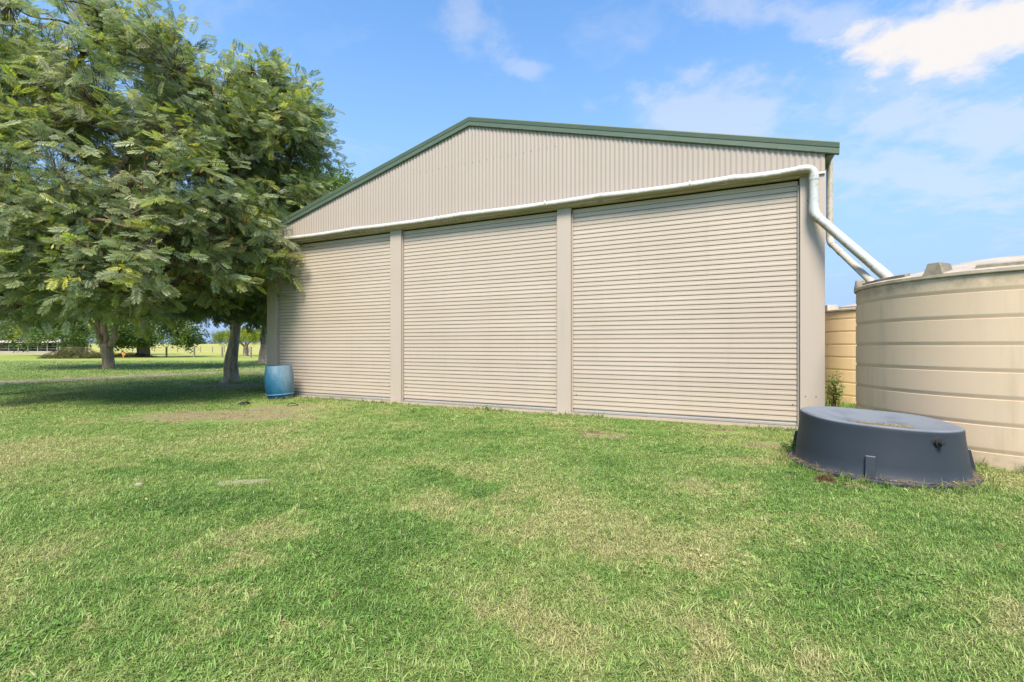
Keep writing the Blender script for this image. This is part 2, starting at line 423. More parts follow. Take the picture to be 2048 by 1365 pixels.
def bark(name, c0, c1, c2):
    m, h = new_mat(name)
    tc = h.n('ShaderNodeTexCoord', out=3)
    st = h.vm('MULTIPLY', tc, (9, 9, 1.6))
    n1 = h.noise(st, 1.6, 6, 0.68, 0.6)
    n2 = h.noise(tc, 2.2, 4)
    col = h.ramp(n1, [(0.30, c0), (0.50, c1), (0.70, c2)])
    col = h.mix(h.math('MULTIPLY', h.ss(n2, 0.5, 0.7), 0.5), col, (0.30, 0.27, 0.21))
    return finish(m, h, col, 0.9, 0.2, n1, 0.9, 0.04)
M['bark'] = bark('bark', (0.20, 0.15, 0.105), (0.48, 0.375, 0.265), (0.64, 0.53, 0.40))
M['bark_brown'] = bark('bark_brown', (0.11, 0.08, 0.055), (0.28, 0.21, 0.145), (0.44, 0.35, 0.25))
M['bark_grey'] = bark('bark_grey', (0.10, 0.08, 0.065), (0.25, 0.21, 0.17), (0.42, 0.37, 0.31))
M['twig'] = bark('twig_bark', (0.05, 0.036, 0.025), (0.10, 0.075, 0.05), (0.19, 0.15, 0.10))
M['limb'] = bark('limb_bark', (0.07, 0.052, 0.036), (0.16, 0.12, 0.085), (0.27, 0.215, 0.16))
M['post'] = bark('weathered_post', (0.14, 0.12, 0.10), (0.22, 0.19, 0.16), (0.33, 0.30, 0.26))

m, h = new_mat('leaf')
at = h.n('ShaderNodeAttribute', attribute_name='tint', out=0)
back = h.n('ShaderNodeNewGeometry', out=6)
cl = h.mix(h.math('MULTIPLY', back, 0.35), at, h.mix(1.0, at, (1.25, 1.25, 1.35), 'MULTIPLY'))
tl = h.mix(1.0, at, (1.5, 1.55, 0.7), 'MULTIPLY')
M['leaf'] = finish(m, h, cl, 0.46, 0.38, transl=tl, transl_f=0.36)

m, h = new_mat('gravel')
pos = h.n('ShaderNodeNewGeometry', out=0)
v1 = h.n('ShaderNodeTexVoronoi', {'Vector': pos, 'Scale': 22.0}, out=1)
g = h.n('ShaderNodeRGBToBW', {0: v1})
col = h.ramp(g, [(0.2, (0.10, 0.085, 0.055)), (0.55, (0.18, 0.155, 0.105)), (0.85, (0.33, 0.29, 0.22))])
lg = lawn_group(h)
col = h.mix(h.ss(h.noise(pos, 1.3, 5, 0.7), 0.52, 0.68), col, lg[0])
M['gravel'] = finish(m, h, col, 0.95, 0.1, g, 0.6, 0.02)

# ------------------------------------------------------------------ ground
def ground_z(x, y):
    r = max(0.0, (y - 70) / 190.0)
    r = min(1.0, r)
    r = r * r * (3 - 2 * r)
    return r * (2.6 + 1.3 * math.sin(x * 0.011 + 0.9) + 0.5 * math.sin(x * 0.04))
xs = np.concatenate([np.linspace(-3000, -320, 12), np.linspace(-280, 280, 57), np.linspace(320, 3000, 12)])
ys = np.concatenate([np.linspace(-60, 70, 20), np.linspace(78, 320, 32), np.linspace(380, 4000, 10)])
gv = [(float(x), float(y), ground_z(x, y)) for y in ys for x in xs]
nx = len(xs)
gf = [(j * nx + i, j * nx + i + 1, (j + 1) * nx + i + 1, (j + 1) * nx + i) for j in range(len(ys) - 1) for i in range(nx - 1)]
tag(MB().add(gv, gf).build('ground', M['ground'], smooth=True), kind='structure')

# worn gravel track that runs past the far side of the trees
tp = [Vector((-23.0, 8.6, 0)), Vector((-16.4, 14.6, 0)), Vector((-14.4, 17.8, 0)), Vector((-11.2, 21.6, 0)), Vector((-5.0, 27.5, 0)), Vector((4, 34, 0))]
cp = catmull(tp, 14)
tv, tf = [], []
rg = random.Random(3)
for i, q in enumerate(cp):
    t = (cp[min(i + 1, len(cp) - 1)] - cp[max(i - 1, 0)]).normalized()
    nrm = Vector((-t.y, t.x, 0))
    wl, wr = 1.15 + rg.uniform(-0.22, 0.22), 1.15 + rg.uniform(-0.22, 0.22)
    tv += [q + nrm * wl + Vector((0, 0, 0.004)), q + Vector((0, 0, 0.010)), q - nrm * wr + Vector((0, 0, 0.004))]
    if i:
        b = i * 3
        tf += [(b - 3, b - 2, b + 1, b), (b - 2, b - 1, b + 2, b + 1)]
tag(MB().add(tv, tf).build('gravel_track', M['gravel']), kind='structure')

# ------------------------------------------------------------------ shed
XV = -960.0                                            # where the front wall's level lines meet
def Yf(u):
    return 16655.0 / (u - XV)
A = Vector(((534 - 1024) / FPX * Yf(534), Yf(534), 0))
B = Vector(((1650 - 1024) / FPX * Yf(1650), Yf(1650), 0))
E = (B - A).normalized()
W = (B - A).length
SH_ANG = math.atan2(E.y, E.x)
def fs(u):
    """distance along the front wall of what the photograph shows at column u"""
    Y = Yf(u)
    return (Vector(((u - 1024) / FPX * Y, Y, 0)) - A).dot(E)
def fz(u, v):
    return CAM_H - (v - HOR) / FPX * Yf(u)
def S2W(x, y, z):
    nrm = Vector((-E.y, E.x, 0))
    return A + E * x + nrm * y + Vector((0, 0, z))

shed = empty('farm_shed', A, SH_ANG, 'large beige farm shed with three closed roller doors and green roof trim', 'shed')
PITCH = math.tan(R(15.0))
EAVE, APEX, DEPTH = fz(1650, 296), fz(943, 248), 9.0
mid = W / 2
EAVE = APEX - mid * PITCH
# gable cladding: corrugated sheet above the doors
CB = 3.635
cv, cf = [], []
step, pit = 0.076 / 8, 0.076
nn = int(W / step)
for i in range(nn + 1):
    x = W * i / nn
    y = -0.0068 * math.cos(2 * math.pi * x / pit) - (0.003 if (x % 0.762) < 0.05 else 0.0) + 0.0015 * math.sin(x * 2.1)
    zt = EAVE + PITCH * (mid - abs(x - mid)) + 0.02
    cv += [(x, y, CB), (x, y, zt), (x, 0.03, CB)]
    if i:
        b = i * 3
        cf += [(b - 3, b, b + 1, b - 2), (b - 3, b - 1, b + 2, b)]
MB().add(cv, cf).build('gable_cladding', M['beige_cladding'], shed, smooth=40)
# roof sheets, side and back walls
for s_ in (-1, 1):
    x1 = mid + s_ * (mid + 0.14)
    zl = APEX + 0.03 - PITCH * (mid + 0.14)
    mb = MB()
    mb.add([(mid, -0.03, APEX + 0.05), (x1, -0.03, zl + 0.02), (x1, DEPTH, zl + 0.02), (mid, DEPTH, APEX + 0.05),
            (mid, -0.03, APEX + 0.02), (x1, -0.03, zl - 0.01), (x1, DEPTH, zl - 0.01), (mid, DEPTH, APEX + 0.02)],
           [(0, 1, 2, 3), (7, 6, 5, 4), (0, 4, 5, 1), (1, 5, 6, 2), (2, 6, 7, 3)])
    mb.build('roof_sheet', M['green_steel'], shed)
    xa, xb = (0.012, 0.06) if s_ < 0 else (W - 0.06, W - 0.012)
    MB().box(xa, xb, 0.035, DEPTH - 0.05, 0.0, EAVE - 0.02).build('side_wall', M['beige_cladding'], shed)
MB().add([(0, DEPTH, 0), (W, DEPTH, 0), (W, DEPTH, EAVE), (mid, DEPTH, APEX), (0, DEPTH, EAVE)], [(0, 1, 2, 3, 4)]).build('back_wall', M['beige_cladding'], shed)
# barge capping along the gable: folded strip with a step half way
for s_ in (-1, 1):
    xe = mid + s_ * (mid + 0.16)
    prof = [(0.010, 0.165), (-0.052, 0.165), (-0.060, 0.150), (-0.050, 0.088), (-0.043, 0.083), (-0.043, 0.006), (-0.034, 0.0), (0.010, 0.0)]
    zc_ = lambda x: APEX - PITCH * abs(x - mid) - 0.045
    MB().prism(prof, [lambda a, b: (mid, a, zc_(mid) + b), lambda a, b, xe=xe: (xe, a, zc_(xe) + b)]).build('barge_capping', M['green_steel'], shed)
# eave gutters with their end profile seen at the corners
for s_ in (-1, 1):
    xe = W + 0.02 if s_ > 0 else -0.02
    z0 = zc_(W) - 0.03
    prof = [(0, 0.0), (0.09, 0.0), (0.13, 0.06), (0.135, 0.165), (0.12, 0.165), (0.115, 0.07), (0.085, 0.012), (0.0, 0.012)]
    MB().prism(prof, [lambda a, b, y=y: (xe + s_ * a, y, z0 + b) for y in (0.012, DEPTH)]).build('gutter', M['green_steel'], shed)
# columns
CT = fz(1600, 355)
for u0, u1 in ((534, 552), (780.5, 802), (1114, 1141.5), (1600, 1650)):
    x0, x1 = fs(u0), fs(u1)
    MB().box(x0, x1, -0.004, 0.16, -0.03, CT).build('column', M['beige_steel'], shed, bevel=0.006)
# header flashing under the cladding, drum covers and guides
MB().prism([(-0.03, 0), (-0.03, 0.012), (-0.022, 0.03), (0.09, 0.03), (0.09, 0.0)],
           [lambda a, b, x=x: (x, a, CT + 0.003 + b) for x in (0.002, W - 0.002)]).build('head_flashing', M['flashing'], shed)
MB().box(0.02, W - 0.02, 0.165, 0.22, CT - 0.12, CT + 0.35).build('lintel', M['dark_room'], shed)
MB().box(-0.02, W + 0.02, -0.16, 0.5, -0.12, 0.028).build('concrete_slab', M['concrete'], shed, bevel=0.01)
# roller doors: every slat a piece of its own
SP = 0.0758
prof = [(0.010, 0.000), (-0.016, 0.0015), (-0.0178, 0.005), (-0.0172, 0.030), (-0.0160, 0.036), (-0.0157, 0.048), (-0.0166, 0.054), (-0.0155, 0.0690), (0.002, 0.0706), (0.010, SP)]
spans = [(552, 780.5), (802, 1114), (1141.5, 1600)]
for di, (u0, u1) in enumerate(spans):
    x0, x1 = fs(u0) + 0.004, fs(u1) - 0.004
    w = x1 - x0
    door = link('roller_door', None, parent=shed)
    door.location = (x0, 0.085, 0.0)
    me = None
    nsl = 46
    zb = 0.095
    mb = MB()
    vs = [(x, a, b) for x in (0.012, w * 0.33, w * 0.66, w - 0.012) for a, b in prof]
    n = len(prof)
    mb.add(vs, [(k * n + i, (k + 1) * n + i, (k + 1) * n + i + 1, k * n + i + 1) for k in range(3) for i in range(n - 1)])
    me = mb.mesh('slat', 35)
    me.materials.append(M['door_slat'])
    rg = random.Random(20 + di)
    for k in range(nsl):
        o = link('slat', me, parent=door)
        o.location = (0, rg.uniform(-0.0012, 0.0012), zb + k * SP)
        o.rotation_euler = (rg.uniform(-0.012, 0.012), 0, 0)
    MB().prism([(-0.014, 0.0), (-0.014, 0.028), (-0.004, 0.036), (-0.004, 0.058), (0.01, 0.058), (0.01, 0.0)],
               [lambda a, b, x=x: (x, a, 0.034 + b) for x in (0.02, w - 0.02)]).build('bottom_rail', M['galvanised'], door)
    for gx in (0.0, w - 0.020):
        MB().add([(gx, -0.045, 0.03), (gx + 0.020, -0.045, 0.03), (gx + 0.020, -0.03, 0.03), (gx + 0.004, -0.03, 0.03), (gx + 0.004, 0.03, 0.03), (gx, 0.03, 0.03)] +
                 [(gx, -0.045, CT - 0.1), (gx + 0.020, -0.045, CT - 0.1), (gx + 0.020, -0.03, CT - 0.1), (gx + 0.004, -0.03, CT - 0.1), (gx + 0.004, 0.03, CT - 0.1), (gx, 0.03, CT - 0.1)],
                 [(i, (i + 1) % 6, 6 + (i + 1) % 6, 6 + i) for i in range(6)]).build('guide_track', M['beige_steel'], door)
    for bx in (0.075, w - 0.075):
        MB().lathe([(0.0, 0.012), (0.006, 0.012), (0.009, 0.006), (0.009, 0.0)], 8, lambda x, y, z, bx=bx: (bx + x, -0.0125 - z, 0.34 + y)).build('bolt', M['screw'], door)
    MB().box(0, w, 0.06, 0.075, 0.03, CT - 0.02).build('backing', M['dark_room'], door)
# screw heads: a purlin row on the gable, capping fixings, column fixings
mb = MB()
def screw(x, y, z, r=0.0075):
    mb.lathe([(0.0, 0.006), (r * 0.7, 0.006), (r, 0.003), (r, 0.0)], 6, lambda a, b, c: (x + a, y - c, z + b))
x = fs(822)
k0 = math.ceil(x / (2 * pit))
while k0 * 2 * pit < fs(1126):
    screw(k0 * 2 * pit, 0.0068 if False else -0.006, 4.71)
    k0 += 1
for i in range(26):
    x = 0.15 + i * (W - 0.3) / 25
    screw(x, -0.044, zc_(x) + 0.016, 0.006)
for u, v in ((1615, 401), (1636.5, 398), (1611, 793), (1632, 794)):
    screw(fs(u), -0.004, fz(u, v), 0.008)
tag(mb.build('screws', M['screw'], shed), kind='stuff')
# little rounded sensor housing on the side wall by the tanks
MB().lathe([(0.0, 0.06), (0.03, 0.055), (0.05, 0.03), (0.055, 0.0)], 20, lambda x, y, z: (W + 0.01 + z, 0.75 + y * 1.3, 1.10 + x)).build('wall_fitting', M['galvanised'], shed, smooth=True)

# ------------------------------------------------------------------ rainwater pipes
def arc(p0, pc, p1, n=7):
    return [(1 - t) ** 2 * p0 + 2 * t * (1 - t) * pc + t * t * p1 for t in [i / n for i in range(n + 1)]]
pr = 0.057
a0 = S2W(fs(564), -0.085, 3.715)
c0 = S2W(fs(1625), -0.095, 3.675)
c1 = S2W(fs(1625), -0.105, 3.03)
e1 = P(1776, 556, 5.66)
pipe = empty('stormwater_pipe', a0, 0, 'thick white stormwater pipe running above the doors and down onto the tank', 'pipe')
def ppart(name, pts, r, parent, off, mat=None, cap=True):
    mb = MB().tube([Vector(q) - off for q in pts], r, 18, cap)
    return mb.build(name, mat or M['pvc'], parent, smooth=50)
dh = (c0 - a0).normalized()
dv = (c1 - c0).normalized()
dd = (e1 - c1).normalized()
nseg = [a0, a0 + (c0 - a0) * 0.22, a0 + (c0 - a0) * 0.47, a0 + (c0 - a0) * 0.72, a0 + (c0 - a0) * 0.905, c0 - dh * 0.16]
rg = random.Random(5)
for i in range(5):
    q0, q1 = nseg[i], nseg[i + 1]
    sag = [q0 + (q1 - q0) * t - Vector((0, 0, 0.018 * math.sin(math.pi * t))) for t in [k / 8 for k in range(9)]]
    ppart('pipe_length', sag, pr, pipe, a0)
    if i:
        ppart('coupling', [q0 - dh * 0.05, q0 + dh * 0.05], pr + 0.004, pipe, a0)
ppart('end_cap', [a0 - dh * 0.03, a0 + dh * 0.035], pr + 0.005, pipe, a0)
ppart('elbow', [c0 - dh * 0.19] + arc(c0 - dh * 0.12, c0, c0 + dv * 0.12) + [c0 + dv * 0.17], pr + 0.005, pipe, a0)
ppart('pipe_length', [c0 + dv * 0.15, c1 - dv * 0.12], pr, pipe, a0)
ppart('elbow', [c1 - dv * 0.14] + arc(c1 - dv * 0.09, c1, c1 + dd * 0.09) + [c1 + dd * 0.12], pr + 0.005, pipe, a0)
ppart('pipe_length', [c1 + dd * 0.10, e1 - dd * 0.16], pr, pipe, a0)
ppart('outlet_elbow', [e1 - dd * 0.20, e1 - dd * 0.05] + arc(e1 - dd * 0.03, e1 + dd * 0.03, e1 + Vector((0, 0, -0.08))), pr + 0.005, pipe, a0)
for t in (0.03, 0.2, 0.42, 0.63, 0.85):
    q = a0 + (c0 - a0) * t
    mb = MB()
    ring = [(q - a0) + Vector((0, 0, 1)) * math.cos(a) * (pr + 0.004) + Vector((E.y, -E.x, 0)) * math.sin(a) * (pr + 0.004) for a in [2 * math.pi * k / 20 for k in range(20)]]
    vs = [r_ + E * s_ * 0.012 for s_ in (-1, 1) for r_ in ring]
    mb.add(vs, [(k, (k + 1) % 20, 20 + (k + 1) % 20, 20 + k) for k in range(20)])
    mb.build('strap', M['pvc'], pipe)
b0 = P(1661, 305, 6.72)
b1 = P(1657.5, 484, 6.72)
b0.x = b1.x = (b0.x + b1.x) / 2
b2 = P(1742, 563, 5.78)
dpipe = empty('downpipe', b0, 0, 'thinner off-white downpipe at the shed corner, below the roof gutter, bending onto the tank', 'pipe')
pr2 = 0.042
d2 = (b2 - b1).normalized()
ppart('pipe_length', [b0 + Vector((0, 0, 0.12)), b1 + Vector((0, 0, 0.12))], pr2, dpipe, b0, M['pvc_beige'])
ppart('elbow', [b1 + Vector((0, 0, 0.17))] + arc(b1 + Vector((0, 0, 0.08)), b1, b1 + d2 * 0.08) + [b1 + d2 * 0.11], pr2 + 0.005, dpipe, b0, M['pvc_beige'])
ppart('pipe_length', [b1 + d2 * 0.09, b2], pr2, dpipe, b0, M['pvc_beige'])
ppart('coupling', [b1 + d2 * 0.30, b1 + d2 * 0.38], pr2 + 0.004, dpipe, b0, M['pvc_beige'])
ppart('elbow', [b2 - d2 * 0.05] + arc(b2 - d2 * 0.02, b2 + d2 * 0.03, b2 + Vector((0, 0, -0.07))), pr2 + 0.004, dpipe, b0, M['pvc_beige'])

# ------------------------------------------------------------------ water tanks
TR = 1.384
def make_tank(loc, rz, wall_mat, lid_mat, lug_mat, label):
    t = empty('water_tank', loc, rz, label, 'water tank', 'rainwater tanks beside the shed')
    prof = [(TR + 0.012, 0.0)]
    for zr in (0.165, 0.43, 0.69, 0.954, 1.214, 1.484, 1.748):
        prof += [(TR + 0.012, zr - 0.030), (TR + 0.012, zr - 0.0225), (TR + 0.001, zr - 0.0195), (TR + 0.003, zr - 0.004), (TR + 0.012, zr + 0.022), (TR + 0.012, zr + 0.030)]
    prof += [(TR + 0.010, 1.90), (TR - 0.01, 1.935)]
    MB().lathe(prof, 128).build('wall', wall_mat, t, smooth=28)
    lidp = [(TR + 0.02, 1.905), (TR + 0.034, 1.915), (TR + 0.034, 1.945), (TR + 0.012, 1.958), (TR - 0.10, 1.985), (0.42, 2.18), (0.32, 2.19), (0.0, 2.19)]
    lid = MB().lathe(lidp, 128).build('lid', lid_mat, t, smooth=30)
    MB().lathe([(0.20, 2.12), (0.20, 2.225), (0.18, 2.235), (0.0, 2.24)], 48, lambda x, y, z: (x + 0.30, y - 0.22, z)).build('hatch', lug_mat, lid, smooth=30)
    for k in range(6):
        a = R(21 + 60 * k)
        def blk(r0, r1, w0, w1, z0, z1, nm, a=a):
            vs = []
            for z, ww, rr in ((z0, w0, r1), (z1, w1, r1 - 0.02)):
                for r_, s_ in ((r0, -1), (rr, -1), (rr, 1), (r0, 1)):
                    aa = a + s_ * ww / (2 * TR)
                    vs.append((r_ * math.cos(aa), r_ * math.sin(aa), z))
            MB().add(vs, [(0, 1, 5, 4), (1, 2, 6, 5), (2, 3, 7, 6), (3, 0, 4, 7), (4, 5, 6, 7)]).build(nm, lug_mat, lid, bevel=0.01)
        blk(TR - 0.20, TR + 0.036, 0.18, 0.11, 1.945, 2.075, 'lug')
        # low curved curb between two lugs
        a2 = a + R(30)
        vs, nq = [], 8
        for i in range(nq + 1):
            aa = a2 + R(-17 + 34 * i / nq)
            for r_, z in ((TR - 0.03, 1.95), (TR - 0.03, 1.997), (TR - 0.10, 2.015), (TR - 0.10, 1.96)):
                vs.append((r_ * math.cos(aa), r_ * math.sin(aa), z))
        fs_ = [(i * 4 + j, (i + 1) * 4 + j, (i + 1) * 4 + j + 1, i * 4 + j + 1) for i in range(nq) for j in range(3)] + [(0, 1, 2, 3), (nq * 4 + 3, nq * 4 + 2, nq * 4 + 1, nq * 4)]
        MB().add(vs, fs_).build('curb', lug_mat, lid)
    return t
make_tank((5.77, 5.32, 0), R(0), M['tank'], M['tank_lid'], M['tank_lug'], 'big cream ribbed plastic water tank at the right, behind the upturned trough')
make_tank((8.22, 9.75, 0), R(33), M['tank_sunlit'], M['tank_lid'], M['tank_lid'], 'ribbed water tank tinted sunlit orange, seen in the gap between shed and front tank')

# ------------------------------------------------------------------ upturned trough
tc_ = Vector((3.594, 4.50, 0))
TROUGH_RZ = math.atan2(-tc_.y, -tc_.x)         # local +x faces the viewer
trough = empty('stock_trough', tc_, TROUGH_RZ, 'upturned round dark grey plastic trough with sagging top, on the grass', 'trough')
rad_c = Vector((math.cos(R(38.6)), -math.sin(R(38.6))))     # to the right as seen, in world
def trough_fn(x, y, z):
    a = TROUGH_RZ
    wx, wy = x * math.cos(a) - y * math.sin(a), x * math.sin(a) + y * math.cos(a)
    side = wx * rad_c.x + wy * rad_c.y
    k = max(0.0, min(1.0, (z - 0.03) / 0.4))
    wob = 0.004 * math.sin(3 * math.atan2(wy, wx) + 0.5) + 0.003 * math.sin(5 * math.atan2(wy, wx))
    return (x, y, z - k * (0.055 * side + 0.006) + k * wob)
prof = [(0.735, 0.0), (0.742, 0.012), (0.742, 0.030), (0.735, 0.036), (0.690, 0.038), (0.678, 0.055), (0.665, 0.15), (0.650, 0.28), (0.638, 0.38), (0.632, 0.455)]
for i in range(1, 8):
    a = R(90 * i / 7)
    prof.append((0.602 + 0.030 * math.cos(a), 0.468 + 0.030 * math.sin(a)))
for r_ in (0.55, 0.50, 0.44, 0.36, 0.28, 0.18, 0.08, 0.0001):
    prof.append((r_, 0.498 - 0.085 * max(0.0, 1 - (r_ / 0.60) ** 2) ** 0.9))
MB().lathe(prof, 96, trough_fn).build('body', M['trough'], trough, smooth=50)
def trough_rib(ang, w, zt, out):
    r0, r1 = 0.70, 0.62 + 0.075 * (1 - zt / 0.4)
    mb = MB()
    hw = w / 2
    pf = [(0.60, 0.03), (0.692 + out, 0.03), (r1 - 0.0 + out, zt), (0.60, zt)]
    mb.prism(pf, [lambda a, b, s_=s_: (a * math.cos(ang) - s_ * hw * math.sin(ang), a * math.sin(ang) + s_ * hw * math.cos(ang), b) for s_ in (-1, 1)])
    mb.build('moulded_rib', M['trough'], trough, bevel=0.006)
def ang_of(u):      # local angle of the wall point that faces along column u
    dv_ = Vector((u - 1024, FPX)).normalized()
    c = Vector((tc_.x, tc_.y))
    tt = c.dot(dv_) - math.sqrt(max(0.0, c.dot(dv_) ** 2 - c.dot(c) + 0.66 ** 2))
    q = dv_ * tt - c
    return math.atan2(q.y, q.x) - TROUGH_RZ
trough_rib(ang_of(1741), 0.072, 0.225, 0.022)
trough_rib(ang_of(1741) + math.pi * 0.60 * -1, 0.09, 0.24, 0.09)
trough_rib(ang_of(1741) + math.pi * 0.60, 0.09, 0.24, 0.05)
ba = ang_of(1880)
mbp = MB()
def bolt_fn(x, y, z, ba=ba):
    r_ = 0.630 + z
    hx = Vector((math.cos(ba), math.sin(ba), 0)); tx = Vector((-math.sin(ba), math.cos(ba), 0))
    return hx * r_ + tx * x + Vector((0, 0, 0.375 + y))
mbp.lathe([(0.05, -0.02), (0.05, 0.006), (0.036, 0.010), (0.034, 0.030), (0.0, 0.032)], 20, bolt_fn)
plug = mbp.build('drain_fitting', M['black_plastic'], trough, smooth=30)
MB().lathe([(0.021, 0.03), (0.021, 0.062), (0.0, 0.064)], 6, bolt_fn).build('hex_plug', M['black_plastic'], plug)

# ------------------------------------------------------------------ blue drum
dloc = Vector((P(561, 700, 10.28).x, 10.28, 0))
drum = empty('plastic_drum', dloc, 0, 'blue faded plastic drum, lit side painted in, open top, leaning by the left roller door', 'drum')
drum.rotation_euler = (R(1.0), R(-2.8), 0)
drum.location.z = 0.012
DR = 0.292
outer = [(0.0, 0.015), (DR - 0.045, 0.012), (DR - 0.035, 0.02), (DR - 0.028, 0.075), (DR - 0.012, 0.082), (DR - 0.010, 0.10), (DR - 0.018, 0.11), (DR - 0.012, 0.14), (DR + 0.004, 0.26), (DR + 0.006, 0.40), (DR, 0.55), (DR - 0.022, 0.70), (DR - 0.026, 0.735)]
dbody = MB().lathe(outer, 64).build('body', M['drum'], drum, smooth=40)
MB().lathe([(DR - 0.026, 0.735), (DR - 0.034, 0.738), (DR - 0.032, 0.70), (DR - 0.012, 0.40), (DR - 0.025, 0.10), (0.0, 0.05)], 64).build('inside', M['drum_inside'], drum, smooth=40)
MB().lathe([(DR - 0.020, 0.080), (DR - 0.003, 0.084), (DR - 0.001, 0.096), (DR - 0.016, 0.106)], 64).build('chime_ring', M['drum_rim'], drum, smooth=40)
mb = MB()
for s_ in (0.0,):
    mb.prism([(0.0, 0.0), (0.004, 0.0), (0.004, 0.004), (0.0, 0.004)], [lambda a, b, z=z, r_=r_: (0.05 + a, -math.sqrt(max(0, r_ * r_ - 0.0025)) - 0.002 + b, z) for r_, z in outer[7:]])
mb.build('mould_seam', M['drum'], drum)
MB().box(-0.006, 0.006, 0, 0.001, 0, 0.001)

# ------------------------------------------------------------------ trees
def frond_template(pairs, bend=0.12):
    """one feathery leaf, length 1 along +x: rachis and two rows of leaflets"""
    V, F = [], []
    def zc(x):
        return -bend * x * x
    ns = 3
    w = 0.008
    for i in range(ns + 1):
        x = i / ns
        V += [(x, -w, zc(x)), (x, w, zc(x))]
    for i in range(ns):
        F.append((2 * i, 2 * i + 1, 2 * i + 3, 2 * i + 2))
    rg = random.Random(pairs)
    for i in range(pairs):
        x = 0.14 + 0.84 * i / (pairs - 1)
        ln = 0.30 * (0.55 + 0.75 * math.sin(math.pi * (0.12 + 0.72 * i / (pairs - 1))))
        wd = min(0.36 / pairs, ln * 0.24)
        for s_ in (-1, 1):
            a = R(62 - 22 * i / (pairs - 1) + rg.uniform(-6, 6))
            dirx, diry, dirz = math.cos(a), s_ * math.sin(a), -0.12 + rg.uniform(-0.1, 0.1)
            nx_, ny_ = math.sin(a), -s_ * math.cos(a)          # across the leaflet
            b = len(V)
            V.append((x, 0, zc(x)))
            V.append((x + dirx * ln * .55 + nx_ * wd, diry * ln * .55 + ny_ * wd, zc(x) + dirz * ln * .45))
            V.append((x + dirx * ln, diry * ln, zc(x) + dirz * ln))
            V.append((x + dirx * ln * .45 - nx_ * wd, diry * ln * .45 - ny_ * wd, zc(x) + dirz * ln * .35))
            F.append((b, b + 1, b + 2, b + 3))
    return np.array(V, dtype=np.float64), np.array(F, dtype=np.int64)

def tuft_template(n, seed):
    """a loose bunch of broad small leaves, for trees seen from far off"""
    V, F = [], []
    rg = random.Random(seed)
    for i in range(n):
        c = Vector((rg.uniform(0, 1), rg.uniform(-.5, .5), rg.uniform(-.45, .35)))
        u = Vector((rg.gauss(0, 1), rg.gauss(0, 1), rg.gauss(0, .6))).normalized()
        v = u.cross(Vector((rg.gauss(0, 1), rg.gauss(0, 1), rg.gauss(0, 1)))).normalized()
        l, w = rg.uniform(.08, .15), rg.uniform(.035, .06)
        b = len(V)
        V += [tuple(c - u * l), tuple(c + v * w), tuple(c + u * l), tuple(c - v * w)]
        F.append((b, b + 1, b + 2, b + 3))
    return np.array(V), np.array(F)

def quads_mesh(name, V, F, colors):
    me = bpy.data.meshes.new(name)
    me.vertices.add(len(V))
    me.vertices.foreach_set('co', V.astype(np.float32).ravel())
    me.loops.add(F.size)
    me.loops.foreach_set('vertex_index', F.astype(np.int32).ravel())
    me.polygons.add(len(F))
    me.polygons.foreach_set('loop_start', np.arange(0, F.size, 4, dtype=np.int32))
    me.update(calc_edges=True)
    at = me.attributes.new('tint', 'FLOAT_COLOR', 'POINT')
    at.data.foreach_set('color', colors.astype(np.float32).ravel())
    return me

def frames(dirs, ups):
    x = dirs / np.linalg.norm(dirs, axis=1, keepdims=True)
    y = np.cross(ups, x)
    y /= np.maximum(np.linalg.norm(y, axis=1, keepdims=True), 1e-6)
    z = np.cross(x, y)
    return np.stack([x, y, z], axis=2)          # columns

def scatter(tmpl, pos, dirs, ups, size, tint):
    V, F = tmpl
    Rm = frames(dirs, ups)
    W_ = np.einsum('nij,vj->nvi', Rm, V) * size[:, None, None] + pos[:, None, :]
    n, k = len(pos), len(V)
    FF = (F[None, :, :] + (np.arange(n) * k)[:, None, None]).reshape(-1, 4)
    C = np.repeat(np.concatenate([tint, np.ones((n, 1))], axis=1), k, axis=0)
    return W_.reshape(-1, 3), FF, C

def join(parts):
    V, F, C, b = [], [], [], 0
    for v, f, c in parts:
        V.append(v); F.append(f + b); C.append(c); b += len(v)
    return np.concatenate(V), np.concatenate(F), np.concatenate(C)

def nz3(q, s, o=0.0):
    return mnoise.noise(Vector((q[0] * s + o, q[1] * s + 3.1 * o, q[2] * s - o)))

